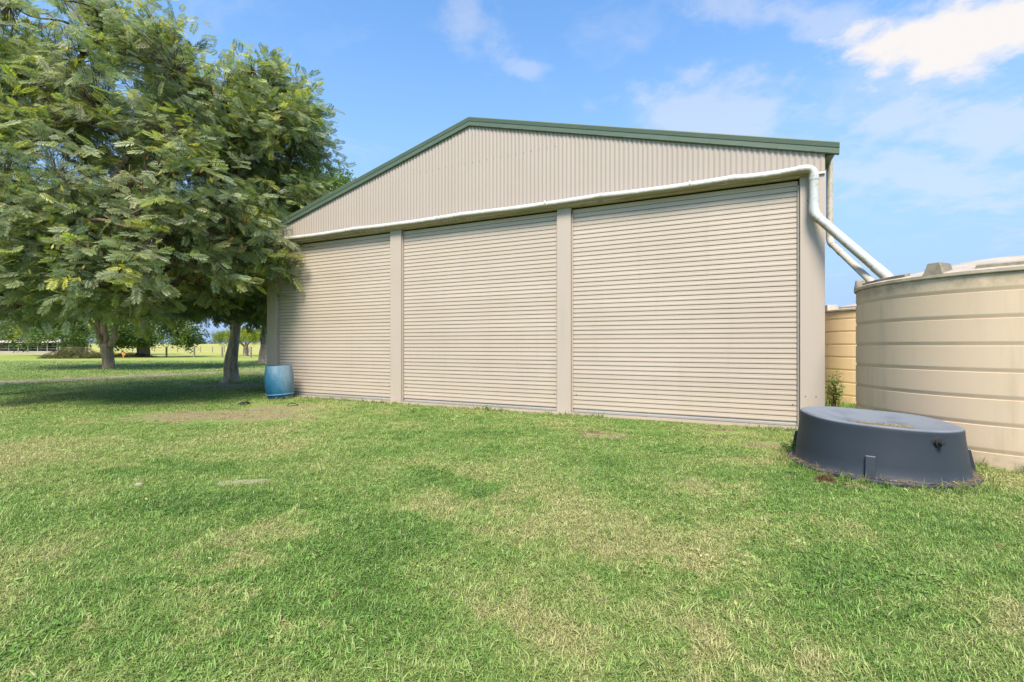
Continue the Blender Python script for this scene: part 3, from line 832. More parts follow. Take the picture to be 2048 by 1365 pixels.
def make_tree(name, label, base, trunk, limbs, lobes, seed, leaf='frond', pairs=9, size=0.30, per=6, bark='bark', palette=None, gap=(0.55, -0.12), group=None, pods=0, spray=0.55, droop=0.45, n_branch=60, tuft_n=14, twigs=True, dens=1.0, limb_mat=None):
    """trunk: [(point, radius)], limbs: list of the same, lobes: [(centre, radii, number of sprays)] in world metres"""
    rs = np.random.RandomState(seed)
    rg = random.Random(seed)
    base = Vector(base)
    t = empty(name, base, 0, label, 'tree', group)
    off = np.array(base)
    allpts = []
    def limb(pts, nm, sides, jit, flute=0.0):
        pp = catmull([q for q, r_ in pts], 6)
        rr = np.interp(np.linspace(0, 1, len(pp)), np.linspace(0, 1, len(pts)), [r_ for q, r_ in pts])
        pp = [q + Vector((nz3(q, .9, 5), nz3(q, .9, 9), 0)) * (0.03 if nm == 'trunk' else 0.10) * min(1, i / 4) for i, q in enumerate(pp)]
        MB().tube([q - base for q in pp], list(rr), sides, jit=jit, flute=flute).build(nm, M[limb_mat if nm == 'limb' and limb_mat else bark], t, smooth=True)
        for q, r_ in zip(pp, rr):
            allpts.append((q, r_))
    limb(trunk, 'trunk', 18, 0.16, 0.05)
    for lm in limbs:
        limb(lm, 'limb', 9, 0.08)
    ap = np.array([tuple(q) for q, r_ in allpts if q.z > base.z + 1.2])
    P_, D_ = [], []
    for c, rad, n in lobes:
        c, rad = np.array(c), np.array(rad)
        k = 0
        n = n * dens
        while k < n:
            d = rs.normal(size=3)
            d /= np.linalg.norm(d)
            r_ = rs.uniform(0.35, 1.0) ** 0.55
            r_ *= 1 + 0.22 * nz3(d * 2.2 + c, 1.0, seed)
            q = c + d * rad * r_
            if q[2] < 1.6 or nz3(q, gap[0], seed) < gap[1]:
                k += 0.35
                continue
            P_.append(q)
            D_.append(d * rad / np.mean(rad))
            k += 1
    P_, D_ = np.array(P_), np.array(D_)
    # branches to clusters, twigs to sprays
    sel = rs.choice(len(P_), min(n_branch, len(P_)), replace=False)
    cen = P_[sel] * 0.82 + 0.18 * np.array([ap[np.argmin(((ap - q) ** 2).sum(1))] for q in P_[sel]])
    bm_ = MB()
    for q in cen:
        a = ap[np.argmin(((ap - q) ** 2).sum(1) + 0.8 * np.maximum(0, ap[:, 2] - q[2] + .3) ** 2)]
        A_, Q_ = Vector(a), Vector(q)
        m1 = A_ * .62 + Q_ * .38 + Vector((rg.gauss(0, .14), rg.gauss(0, .14), rg.uniform(0.05, .35)))
        m2 = A_ * .28 + Q_ * .72 + Vector((rg.gauss(0, .14), rg.gauss(0, .14), rg.uniform(0.0, .3)))
        L = (Q_ - A_).length
        r0 = 0.012 + 0.010 * L
        bm_.tube([x - base for x in catmull([A_, m1, m2, Q_], 4)], list(np.linspace(r0, 0.010, 13)), 5, cap=False)
    tag(bm_.build('branches', M[bark if bark != 'bark' else 'twig'], t, smooth=True), kind='stuff')
    if twigs:
        tw = MB()
        idx = np.argmin(((P_[:, None, :] - cen[None, :, :]) ** 2).sum(2), axis=1)
        for i in range(len(P_)):
            a, q = Vector(cen[idx[i]]), Vector(P_[i])
            if (q - a).length < 0.05:
                continue
            mq = (a + q) * .5 + Vector((rg.gauss(0, .08), rg.gauss(0, .08), rg.uniform(0, .18)))
            tw.tube([a - base, mq - base, q - base], [0.010, 0.007, 0.004], 3, cap=False)
        tag(tw.build('twigs', M['twig'], t), kind='stuff')
    # leaves
    palette = palette or [((0.190, 0.235, 0.105), 5), ((0.120, 0.170, 0.072), 4.4), ((0.29, 0.32, 0.180), 2.8), ((0.27, 0.32, 0.075), 1.6), ((0.42, 0.42, 0.08), 0.4)]
    pc = np.array([c for c, w in palette]); pw_ = np.array([w for c, w in palette], dtype=float); pw_ /= pw_.sum()
    N = len(P_)
    outd = D_ + rs.normal(size=(N, 3)) * 0.45
    outd[:, 2] = outd[:, 2] * 0.5 - droop * 0.35
    outd /= np.linalg.norm(outd, axis=1, keepdims=True)
    spray_t = rs.choice(len(pc), N, p=pw_)
    parts = []
    pos, dr, up, sz, tn = [], [], [], [], []
    outh = D_ / np.maximum(np.linalg.norm(D_, axis=1, keepdims=True), 1e-6)
    side = np.cross(outd, np.array([0, 0, 1.0]))
    side /= np.maximum(np.linalg.norm(side, axis=1, keepdims=True), 1e-4)
    for j in range(per):
        f = (j + 0.5) / per
        s_ = (-1) ** j
        q = P_ + outd * (spray * (f - 0.25))[..., None] if False else P_ + outd * (spray * (f - 0.25))
        dj = outd * rs.uniform(0.35, 0.9, (N, 1)) + side * s_ * rs.uniform(0.5, 1.1, (N, 1)) + rs.normal(size=(N, 3)) * 0.42
        dj[:, 2] -= droop * rs.uniform(0.3, 1.2, N)
        if j == per - 1:
            dj = outd + rs.normal(size=(N, 3)) * 0.15
            dj[:, 2] -= droop * 0.5
        u_ = np.array([0, 0, 0.55]) + outh * 0.75 + rs.normal(size=(N, 3)) * 0.5
        pos.append(q); dr.append(dj); up.append(u_)
        sz.append(size * rs.uniform(0.6, 1.35, N))
        c = pc[spray_t] * rs.uniform(0.78, 1.25, (N, 1)) * np.stack([rs.uniform(.92, 1.1, N), np.ones(N), rs.uniform(.85, 1.15, N)], 1)
        tn.append(c)
    pos, dr, up, sz, tn = map(np.concatenate, (pos, dr, up, sz, tn))
    if leaf == 'frond':
        V, F, C = scatter(frond_template(pairs), pos, dr, up, sz, tn)
    else:
        V, F, C = scatter(tuft_template(tuft_n, seed), pos, dr, up, sz, tn)
    me = quads_mesh('crown', V - off, F, C)
    tag(link('crown', me, M['leaf'], t), kind='stuff')
    if pods:
        k = rs.choice(N, min(pods, N), replace=False)
        pp = np.repeat(P_[k], 2, axis=0) + rs.normal(size=(len(k) * 2, 3)) * np.array([.14, .14, .10])
        V0 = np.array([(0, 0, 0), (.5, .20, 0.02), (1, 0, 0), (.5, -.20, 0.02)], dtype=float)
        d_ = np.tile(np.array([0, 0, -1.0]), (len(pp), 1)) + rs.normal(size=(len(pp), 3)) * 0.35
        pick = rs.uniform(size=len(pp))
        tc2 = 1.2 * np.where(pick[:, None] < 0.68, np.array([[0.52, 0.43, 0.07]]), np.array([[0.34, 0.15, 0.055]])) * rs.uniform(.75, 1.15, (len(pp), 1))
        V, F, C = scatter((V0, np.array([[0, 1, 2, 3]])), pp, d_, rs.normal(size=(len(pp), 3)), rs.uniform(0.09, 0.14, len(pp)), tc2)
        tag(link('pods', quads_mesh('pods', V - off, F, C), M['leaf'], t), kind='stuff')
    return t

# the nearest tree: its trunk stands just outside the left edge, its boughs fill the upper left
NT_ = Vector((-12.6, 10.2, 0))
make_tree('shade_tree', 'feathery shade tree nearest the camera, boughs filling the upper left corner', NT_,
    [((-12.6, 10.2, -0.1), .34), ((-12.5, 10.1, 1.0), .27), ((-12.3, 10.0, 2.0), .24)],
    [[((-12.3, 10.0, 1.9), .18), (P(-60, 640, 9.6), .13), (P(60, 598, 9.2), .075), (P(135, 598, 8.9), .05), (P(215, 575, 9.0), .025)],
     [((-12.3, 10.0, 1.95), .19), (P(-40, 480, 9.7), .15), (P(90, 400, 9.4), .11), (P(210, 385, 9.2), .085), (P(300, 330, 9.2), .05), (P(390, 290, 9.3), .03)],
     [((-12.3, 10.0, 1.95), .18), (P(-80, 380, 10.3), .14), (P(40, 240, 10.2), .10), (P(150, 130, 10.1), .065), (P(230, 60, 10.0), .04)],
     [(P(210, 385, 9.2), .06), (P(240, 345, 9.4), .05), (P(300, 250, 9.9), .035), (P(370, 160, 10.2), .02)],
     [(P(-40, 480, 9.7), .08), (P(80, 470, 8.6), .055), (P(180, 440, 8.2), .035), (P(250, 455, 8.0), .018)]],
    [(P(40, 120, 10.0), (2.6, 2.2, 2.3), 620), (P(250, 190, 10.0), (2.3, 2.0, 1.9), 560), (P(120, 400, 9.2), (2.5, 1.9, 1.7), 560), (P(330, 400, 9.6), (1.9, 1.8, 1.7), 430),
     (P(40, 550, 8.9), (2.1, 1.6, 0.90), 330), (P(260, 548, 9.2), (1.9, 1.7, 0.80), 330), (P(-170, 330, 10.5), (2.6, 2.2, 2.8), 380), (P(385, 195, 10.8), (1.2, 1.4, 1.3), 240)],
    11, pairs=9, size=0.22, per=6, pods=800, limb_mat='limb', n_branch=95, dens=1.35, droop=0.30, gap=(0.9, -0.13), group='feathery shade trees beside the shed')

# tree by the shed corner
T2 = G(462, 765)
T2y = T2.y
make_tree('shade_tree', 'tall feathery tree with pale trunk beside the left corner of the shed', T2,
    [(T2 + Vector((-.05, 0, -.12)), .30), (T2 + Vector((0, 0, .12)), .225), (P(462, 725, T2y), .17), (P(467, 690, T2y), .15), (P(471, 665, T2y), .145), (P(473, 640, T2y), .15)],
    [[(P(471, 645, T2y), .13), (P(452, 600, T2y), .10), (P(425, 520, T2y - .6), .08), (P(400, 430, T2y - 1.0), .05), (P(385, 330, T2y - 1.2), .03)],
     [(P(474, 645, T2y), .14), (P(482, 590, T2y - .3), .115), (P(478, 480, T2y - .6), .09), (P(490, 370, T2y - 1.0), .06), (P(500, 250, T2y - 1.2), .03)],
     [(P(477, 645, T2y), .12), (P(505, 585, T2y - .7), .085), (P(535, 530, T2y - 1.6), .06), (P(560, 480, T2y - 2.4), .03)],
     [(P(482, 590, T2y - .3), .07), (P(530, 480, T2y - 1.0), .05), (P(570, 360, T2y - 1.5), .03), (P(600, 280, T2y - 1.6), .02)],
     [(P(466, 650, T2y), .04), (P(440, 640, T2y - .4), .03), (P(400, 615, T2y - 1.2), .02), (P(350, 600, T2y - 2), .012)]],
    [(P(495, 275, 13.2), (1.9, 2.0, 1.85), 480), (P(580, 300, 12.6), (1.1, 1.5, 1.4), 250), (P(420, 330, 13.0), (1.9, 1.9, 1.9), 420), (P(545, 400, 12.4), (1.55, 1.5, 1.4), 380),
     (P(450, 500, 13.0), (1.9, 1.7, 1.25), 380), (P(545, 515, 11.6), (0.72, 1.2, 1.1), 170), (P(400, 590, 12.4), (1.5, 1.5, 0.62), 210), (P(500, 590, 12.6), (1.0, 1.3, 0.72), 170), (P(590, 225, 13.0), (0.75, 1.0, 0.8), 90), (P(410, 215, 13.6), (1.4, 1.4, 1.4), 220), (P(510, 170, 12.8), (1.0, 1.2, .75), 150), (P(556, 480, 10.6), (.34, .5, .70), 50), (P(570, 450, 10.7), (.30, .4, .35), 20)],
    23, pairs=8, size=0.24, per=6, pods=560, limb_mat='limb', n_branch=85, dens=1.3, droop=0.30, gap=(0.9, -0.10), group='feathery shade trees beside the shed')

# multi-stemmed tree further back on the lawn
T1 = G(217, 738)
y1 = T1.y
make_tree('shade_tree', 'multi-stemmed spreading tree standing further back on the lawn at left', T1,
    [(T1 + Vector((0, 0, -.12)), .32), (T1 + Vector((0, 0, .12)), .24), (P(215, 715, y1), .215), (P(214, 700, y1), .225), (P(213, 690, y1), .26)],
    [[(P(208, 694, y1), .17), (P(203, 678, y1), .15), (P(196, 655, y1), .13), (P(188, 615, y1), .11), (P(182, 560, y1), .08), (P(170, 500, y1), .05)],
     [(P(214, 694, y1), .17), (P(211, 670, y1), .15), (P(205, 640, y1), .13), (P(206, 590, y1), .10), (P(215, 520, y1), .06)],
     [(P(220, 694, y1), .15), (P(228, 675, y1), .12), (P(238, 640, y1), .10), (P(262, 590, y1), .07), (P(290, 540, y1), .04)],
     [(P(207, 690, y1), .12), (P(192, 660, y1 - .5), .09), (P(170, 636, y1 - 1), .07), (P(130, 615, y1 - 2), .04)],
     [(P(224, 690, y1), .09), (P(232, 680, y1), .085), (P(233, 668, y1), .08)]],
    [(P(210, 470, 22.5), (4.4, 3.2, 2.6), 480), (P(120, 570, 22.0), (3.2, 2.6, 1.2), 260), (P(280, 570, 22.0), (3.0, 2.6, 1.2), 260), (P(60, 480, 23), (3.6, 3, 2.4), 200), (P(340, 500, 23), (3, 3, 2.2), 200)],
    31, pairs=6, size=0.5, per=6, bark='bark_brown', n_branch=60, gap=(0.45, -0.12), group='feathery shade trees beside the shed')

# darker trees further off
dark = [((0.075, 0.125, 0.035), 5), ((0.10, 0.165, 0.04), 4), ((0.16, 0.23, 0.05), 2), ((0.24, 0.29, 0.05), .8)]
t3 = G(529, 727)
make_tree('leafy_tree', 'dense dark green tree with grey trunk behind the left end of the shed', t3,
    [(t3 + Vector((0, 0, -.1)), .5), (P(530, 712, t3.y), .36), (P(533, 680, t3.y), .30), (P(536, 640, t3.y), .27), (P(545, 560, t3.y), .24)],
    [[(P(545, 565, t3.y), .2), (P(590, 480, t3.y), .14), (P(640, 400, t3.y), .07)], [(P(543, 580, t3.y), .2), (P(500, 500, t3.y), .13), (P(470, 420, t3.y), .07)]],
    [(P(610, 420, t3.y), (3.4, 3.0, 2.6), 380), (P(520, 470, t3.y), (3.2, 3.0, 2.4), 300), (P(655, 375, t3.y - 1), (1.5, 1.8, 1.5), 130), (P(520, 590, t3.y), (1.8, 2.0, 1.5), 150)],
    41, leaf='tuft', size=0.75, per=4, bark='bark_grey', palette=dark, n_branch=40, gap=(0.4, -0.2), tuft_n=34, twigs=False)
for i, (u, v, Y, lob, lab) in enumerate([
    (144, 708, 52.0, [((150, 560), (5.5, 4, 3.4), 300), ((95, 610), (4, 3, 2.6), 200), ((190, 640), (3, 3, 2.2), 160), ((60, 655), (2.6, 2.5, 1.7), 110), ((120, 668), (2.2, 2.2, 1.4), 90)], 'dark leafy tree with thick grey trunk at left before the low building'),
    (286, 710, 46.0, [((290, 640), (4.4, 3.4, 2.2), 260), ((330, 672), (2.4, 2.2, 1.2), 130), ((262, 680), (1.8, 1.8, 1.0), 90), ((292, 690), (1.5, 1.5, .9), 80)], 'dark leafy tree with low hanging boughs between the two nearer trunks'),
    (20, 706, 66.0, [((10, 630), (6, 4, 3.6), 240), ((35, 675), (3.0, 2.6, 1.6), 110)], 'leafy green tree at the far left edge beside the low building')]):
    g = P(u, 0, Y); g.z = 0
    make_tree('leafy_tree', lab, g, [(g + Vector((0, 0, -.2)), .62), (g + Vector((0, 0, .5)), .48), (g + Vector((.1, 0, 2.6)), .42), (g + Vector((.2, 0, 4.2)), .3)],
        [[(g + Vector((.2, 0, 3.4)), .25), (g + Vector((-2, .3, 5.0)), .1)], [(g + Vector((.2, 0, 3.6)), .25), (g + Vector((2.2, .3, 5.4)), .1)]],
        [(P(a, b, Y), r_, n) for (a, b), r_, n in lob], 50 + i, leaf='tuft', size=1.0, per=3, bark='bark_grey', palette=dark, n_branch=24, gap=(0.45, -0.08), tuft_n=30, twigs=False)
g = G(491, 712.5)
lime = [((0.20, 0.26, 0.03), 5), ((0.27, 0.30, 0.035), 3), ((0.12, 0.18, 0.03), 2)]
make_tree('umbrella_tree', 'small flat-topped lime green tree in the far paddock left of the shed', g,
    [(g + Vector((0, 0, -.1)), .30), (g + Vector((0, 0, .5)), .24), (g + Vector((.05, 0, 1.2)), .2)],
    [[(g + Vector((0, 0, 1.0)), .13), (g + Vector((-.9, 0, 1.8)), .09), (g + Vector((-2.1, 0, 2.3)), .04)], [(g + Vector((.05, 0, 1.1)), .13), (g + Vector((.8, 0, 1.9)), .09), (g + Vector((2.0, 0, 2.4)), .04)], [(g + Vector((.05, 0, 1.1)), .12), (g + Vector((0, 0, 2.4)), .05)]],
    [(g + Vector((0, 0, 2.45)), (2.9, 2.4, .55), 230), (g + Vector((-1.7, -.4, 2.0)), (1.3, 1.4, .4), 90), (g + Vector((1.9, -.3, 1.9)), (1.4, 1.4, .5), 90), (g + Vector((.3, 0, 2.85)), (1.6, 1.6, .35), 80)],
    61, leaf='tuft', size=0.42, per=4, bark='bark_grey', palette=lime, n_branch=24, gap=(0.6, -0.05), tuft_n=24, twigs=False)
# far tree line along the rise
rg = random.Random(77)
SKY_AT = ['taller of a pair near the shed', 'shorter of a pair near the shed', 'alone close to the pale trunk by the shed', 'right of the multi-stemmed trunk, nearer to it of two',
          'behind the orange marker', 'just right of the multi-stemmed trunk', 'directly behind the multi-stemmed trunk', 'between the two nearer trunks, on the open rise', 'behind the lime green umbrella tree',
          'right of the thick grey trunk at left', 'above the roof of the low building', 'at the left edge of the picture']
for i, (u, Y, hgt) in enumerate([(388, 250, 4.2), (402, 262, 3.0), (425, 280, 3.4), (300, 230, 5.5), (262, 240, 6.0), (236, 235, 5.2), (205, 250, 6.0), (350, 300, 3.8), (472, 290, 3.0), (160, 240, 6.5), (95, 235, 6.5), (30, 240, 6.0)]):
    g = P(u, 0, Y); g.z = ground_z(g.x, Y)
    make_tree('distant_tree', 'grey-green tree on the far skyline, ' + SKY_AT[i], g, [(g + Vector((0, 0, -.3)), .35), (g + Vector((0, 0, hgt * .5)), .2)], [],
        [(g + Vector((0, 0, hgt * .62)), (hgt * rg.uniform(.6, .9), hgt * .5, hgt * .42), 70), (g + Vector((hgt * .5, 0, hgt * .45)), (hgt * .4, hgt * .4, hgt * .28), 30)],
        80 + i, leaf='tuft', size=1.5, per=2, bark='bark_grey', palette=[((0.055, 0.085, 0.04), 3), ((0.08, 0.11, 0.05), 2)], n_branch=6, gap=(0.3, -0.3), tuft_n=10, twigs=False, group='far trees on the skyline')

# ------------------------------------------------------------------ far building, fences, small far things
bx0, by = P(-40, 0, 62).x, 62.0
bld = empty('low_building', (P(55, 0, 62).x, 62, 0), R(-4), 'long low pale open-fronted building far off at the left edge', 'building')
M['pale_wall'] = painted('pale_wall', (0.36, 0.32, 0.27), (0.32, 0.285, 0.24))
M['pale_roof'] = painted('pale_roof', (0.58, 0.52, 0.47), (0.52, 0.47, 0.43))
M['glass'] = painted('window_glass', (0.05, 0.075, 0.09), (0.07, 0.10, 0.12), rough=0.08)
M['dark_frame'] = painted('dark_frame', (0.10, 0.12, 0.13), (0.08, 0.09, 0.10))
MB().box(-9, 5.5, 3.0, 3.2, 0, 1.75).build('wall', M['pale_wall'], bld)
MB().box(-9, -3.6, -0.4, 2.98, 0, 1.65).build('wall', M['pale_wall'], bld)
MB().box(-9.3, 5.9, -0.9, -0.8, 0, 0.42).build('parapet', M['pale_wall'], bld)
MB().add([(-9.6, -1.2, 1.62), (6.2, -1.2, 1.62), (6.2, 4.2, 2.15), (-9.6, 4.2, 2.15), (-9.6, -1.2, 1.54), (6.2, -1.2, 1.54), (6.2, 4.2, 2.07), (-9.6, 4.2, 2.07)],
         [(0, 1, 2, 3), (7, 6, 5, 4), (0, 4, 5, 1), (1, 5, 6, 2), (2, 6, 7, 3), (3, 7, 4, 0)]).build('roof', M['pale_roof'], bld)
for x in (-3.2, -1.8, -0.4, 1.0, 2.4, 3.8, 5.2):
    MB().box(x - .05, x + .05, -0.78, -0.68, 0, 1.53).build('post', M['galvanised'], bld)
for i, x in enumerate((-3.0, -1.35, 0.3, 1.95, 3.6)):
    w_ = MB().box(x, x + 1.4, 2.9, 2.98, 0.45, 1.5).build('window', M['dark_frame'], bld)
    MB().box(x + .06, x + .67, 2.88, 2.897, .5, 1.45).build('pane', M['glass'], w_)
    MB().box(x + .73, x + 1.34, 2.88, 2.897, .5, 1.45).build('pane', M['glass'], w_)
for z in (0.7, 1.0):
    MB().box(-3.2, 5.2, -0.66, -0.63, z, z + .05).build('rail', M['galvanised'], bld)

def fence(name, label, a, b, n, hgt, r):
    t = empty(name, a, 0, label, 'fence')
    for i in range(n):
        q = (Vector(b) - Vector(a)) * i / (n - 1)
        gz = ground_z(q.x + a[0], q.y + a[1])
        MB().tube([q + Vector((0, 0, gz - .2)), q + Vector((0.01 * (i % 3), 0, gz + hgt))], r, 7).build('post', M['post'], t)
    for z in (.35, .65, .92):
        MB().tube([Vector((0, 0, z * hgt + ground_z(*a[:2]))), Vector(b) - Vector(a) + Vector((0, 0, z * hgt + ground_z(*b[:2])))], 0.006, 3).build('wire', M['galvanised'], t)
fence('wire_fence', 'nearer wire fence with weathered timber posts across the back of the lawn', (P(120, 0, 47).x, 47.0, 0), (P(560, 0, 44).x, 44.0, 0), 9, 1.05, .085)
fence('wire_fence', 'farther wire fence with small posts along the yellow paddock', (P(60, 0, 84).x, 84.0, 0), (P(600, 0, 72).x, 72.0, 0), 25, 1.0, .06)

def twig_heap(name, label, cat, loc, rx, ry, rz_, n, ln, cols, seed, wid=0.01, kind=None):
    rs = np.random.RandomState(seed)
    a = rs.uniform(0, 2 * np.pi, n); r_ = np.sqrt(rs.uniform(0, 1, n))
    q = np.stack([np.cos(a) * r_ * rx, np.sin(a) * r_ * ry, rs.uniform(0, 1, n) * rz_ * (1 - r_ ** 2) + 0.004], 1)
    dr = rs.normal(size=(n, 3)); dr[:, 2] *= 0.35
    V0 = np.array([(-.5, -wid, 0), (-.5, wid, 0), (.5, wid * .4, 0.04), (.5, -wid * .4, 0.04)])
    pc = np.array(cols)
    tint = pc[rs.randint(0, len(pc), n)] * rs.uniform(.7, 1.2, (n, 1))
    V, F, C = scatter((V0, np.array([[0, 1, 2, 3]])), q, dr, np.tile([0, 0, 1.0], (n, 1)) + rs.normal(size=(n, 3)) * .5, ln * rs.uniform(.5, 1.3, n), tint)
    V[:, 2] = np.maximum(V[:, 2], 0.002)
    o = link(name, quads_mesh(name, V, F, C), M['leaf'])
    o.location = loc
    return tag(o, label, cat, kind=kind)
g = G(150, 717)
twig_heap('brush_pile', 'pile of cut brown branches and green leaves at the back of the lawn', 'brush pile', g, 3.0, 1.5, 1.1, 2600, 0.45, [(0.16, 0.10, 0.06), (0.12, 0.08, 0.05), (0.10, 0.15, 0.04), (0.07, 0.11, 0.03)], 5, 0.06)
g = G(208, 716)
twig_heap('brush_pile', 'low heap of brown brush behind the multi-stemmed tree', 'brush pile', g + Vector((1.2, 1.5, 0)), 2.6, 1.0, .5, 1200, 0.4, [(0.20, 0.14, 0.09), (0.15, 0.10, 0.06)], 6, 0.06)
g = G(247, 717)
mk = empty('marker_stake', g, 0, 'tiny orange marker standing on the far lawn', 'marker')
M['orange'] = painted('orange_plastic', (0.55, 0.20, 0.05), (0.5, 0.18, 0.05))
MB().tube([(0, 0, -.05), (0, 0, .45)], .05, 8).build('stake', M['orange'], mk)
MB().add([(-.12, 0, .26), (.12, 0, .26), (.12, .02, .5), (-.12, .02, .5), (-.12, .04, .26), (.12, .04, .26), (.12, .06, .5), (-.12, .06, .5)], [(0, 1, 2, 3), (7, 6, 5, 4), (0, 3, 7, 4), (1, 5, 6, 2), (3, 2, 6, 7), (0, 4, 5, 1)]).build('flag', M['orange'], mk)

# ------------------------------------------------------------------ small things on the lawn
def scrap(loc, s, seed, label):
    rg = random.Random(seed)
    vs, n = [], 7
    for i in range(n):
        for j in range(4):
            vs.append((s * (i / (n - 1) - .5), s * .45 * (j / 3 - .5), s * (0.03 + 0.16 * math.sin(math.pi * i / (n - 1)) + rg.uniform(0, .12))))
    f_ = [(i * 4 + j, (i + 1) * 4 + j, (i + 1) * 4 + j + 1, i * 4 + j + 1) for i in range(n - 1) for j in range(3)]
    o = MB().add(vs, f_).build('plastic_scrap', M['black_plastic'])
    so = o.modifiers.new('thick', 'SOLIDIFY'); so.thickness = 0.006
    o.location, o.rotation_euler = loc, (0, 0, rg.uniform(0, 3))
    tag(o, label, 'scrap', 'black scraps on the bare dirt')
scrap(G(490, 810), .24, 1, 'black plastic scrap lying left of the blue drum on bare dirt')
scrap(G(585, 812), .20, 2, 'black plastic scrap lying in front of the blue drum')
rg = random.Random(8)
g = G(487, 966)
n = 14
ring = [(0.27 * (1 + .25 * rg.uniform(-1, 1)) * math.cos(2 * math.pi * k / n), 0.075 * (1 + .3 * rg.uniform(-1, 1)) * math.sin(2 * math.pi * k / n)) for k in range(n)]
o = MB().add([(x, y, -.02) for x, y in ring] + [(x * .95, y * .9, .012) for x, y in ring] + [(0, 0, .016)], [(k, (k + 1) % n, n + (k + 1) % n, n + k) for k in range(n)] + [(n + k, n + (k + 1) % n, 2 * n) for k in range(n)]).build('flat_stone', M['stone'], smooth=40)
o.location, o.rotation_euler = g, (0, 0, R(14))
tag(o, 'pale flat stone half buried in the lawn at left', 'stone')
def pebble(loc, s, label):
    mb = MB().lathe([(0.001, s * .9), (s * .5, s * .8), (s, s * .3), (s * .9, -s * .2)], 9, lambda x, y, z: (x * 1.3, y * (1 + .2 * math.sin(x * 40)), z * .7))
    o = mb.build('pebble', M['concrete'], smooth=True); o.location = loc
    tag(o, label, 'stone')
pebble(G(277, 971), .035, 'small tan pebble on the lawn left of the flat stone')

# straw lying on and around the trough, dry clump before it
straw = [(0.34, 0.25, 0.12), (0.27, 0.18, 0.09), (0.42, 0.33, 0.17), (0.20, 0.14, 0.07)]
o = twig_heap('straw', 'dry straw lying in the sagging top of the trough', None, tc_ + Vector((-0.04, -0.05, 0.413)), .30, .13, .010, 900, .07, straw, 12, .022, 'stuff')
o.rotation_euler = (0, 0, R(-38))
rs = np.random.RandomState(4)
nS = 420
a = rs.uniform(math.pi * .85, math.pi * 2.1, nS)
rr = 0.695 + np.abs(rs.normal(size=nS)) * 0.028 - .01
q = np.stack([np.cos(a) * rr, np.sin(a) * rr, 0.036 + rs.uniform(0, .015, nS) - np.maximum(0, rr - .74) * .4], 1)
q[:, 2] = np.maximum(q[:, 2], .01)
dr = rs.normal(size=(nS, 3)); dr[:, 2] *= .25
V, F, C = scatter((np.array([(-.5, -.025, 0), (-.5, .025, 0), (.5, .01, .05), (.5, -.01, .05)]), np.array([[0, 1, 2, 3]])), q, dr, np.tile([0, 0, 1.], (nS, 1)) + rs.normal(size=(nS, 3)) * .4, rs.uniform(.04, .10, nS), np.array(straw)[rs.randint(0, 4, nS)])
o = link('straw', quads_mesh('straw', V, F, C), M['leaf']); o.location = tc_
tag(o, kind='stuff')
o['label'] = 'dry straw gathered round the rim of the trough'
twig_heap('grass_clump', 'brown dry grass clump on the lawn in front of the trough', 'grass clump', G(1652, 963), .085, .06, .075, 420, .09, [(0.16, 0.11, 0.055), (0.22, 0.16, 0.08), (0.12, 0.08, 0.04)], 13, .018)

def weed(name, label, loc, hgt, spread, nst, nleaf, seed, lcol, scol, ls):
    rg = random.Random(seed); rs = np.random.RandomState(seed)
    t = empty(name, loc, 0, label, 'plant')
    mb = MB()
    pos, dr = [], []
    for i in range(nst):
        a = rg.uniform(0, 6.28)
        tip = Vector((math.cos(a) * spread * rg.random(), math.sin(a) * spread * rg.random(), hgt * rg.uniform(.6, 1)))
        mp = tip * .5 + Vector((rg.gauss(0, .02), rg.gauss(0, .02), 0.04))
        b0_ = Vector((rg.gauss(0, .25 * spread), rg.gauss(0, .25 * spread), -0.02))
        mb.tube([b0_, b0_ * .5 + mp * 1.0, tip], [.005, .004, .002], 4, cap=False)
        for k in range(nleaf):
            f = rg.uniform(.35, 1.05)
            pos.append(np.array(b0_ * max(0, 1 - 2 * f) + tip * f)); dr.append(rs.normal(size=3) * np.array([1, 1, .5]))
    m_, hh = new_mat('stem'); finish(m_, hh, scol, .8, .2)
    mb.build('stems', m_, t)['kind'] = 'stuff'
    N = len(pos)
    tint = np.array([lcol]) * rs.uniform(.7, 1.3, (N, 1))
    V, F, C = scatter((np.array([(0, 0, 0), (.5, .27, .06), (1, 0, -.05), (.5, -.27, .06)]), np.array([[0, 1, 2, 3]])), np.array(pos), np.array(dr), np.tile([0, 0, 1.], (N, 1)) + rs.normal(size=(N, 3)) * .4, ls * rs.uniform(.6, 1.3, N), tint)
    o = link('leaves', quads_mesh('leaves', V, F, C), M['leaf'], t); o['kind'] = 'stuff'
weed('weed', 'tall weed with brown stems and few leaves in the gap beside the shed', (5.86, 8.3, 0), .75, .22, 30, 6, 1, (0.11, 0.19, 0.04), (0.16, 0.10, 0.05), .08)
weed('weed', 'small leafy weed at the left foot of the trough', tuple(G(1578, 905)), .14, .10, 9, 5, 2, (0.13, 0.24, 0.05), (0.14, 0.2, 0.06), .045)
weed('weed', 'low leafy weed in front of the middle roller door', tuple(G(973, 824)), .13, .10, 8, 5, 3, (0.11, 0.21, 0.04), (0.14, 0.2, 0.06), .04)

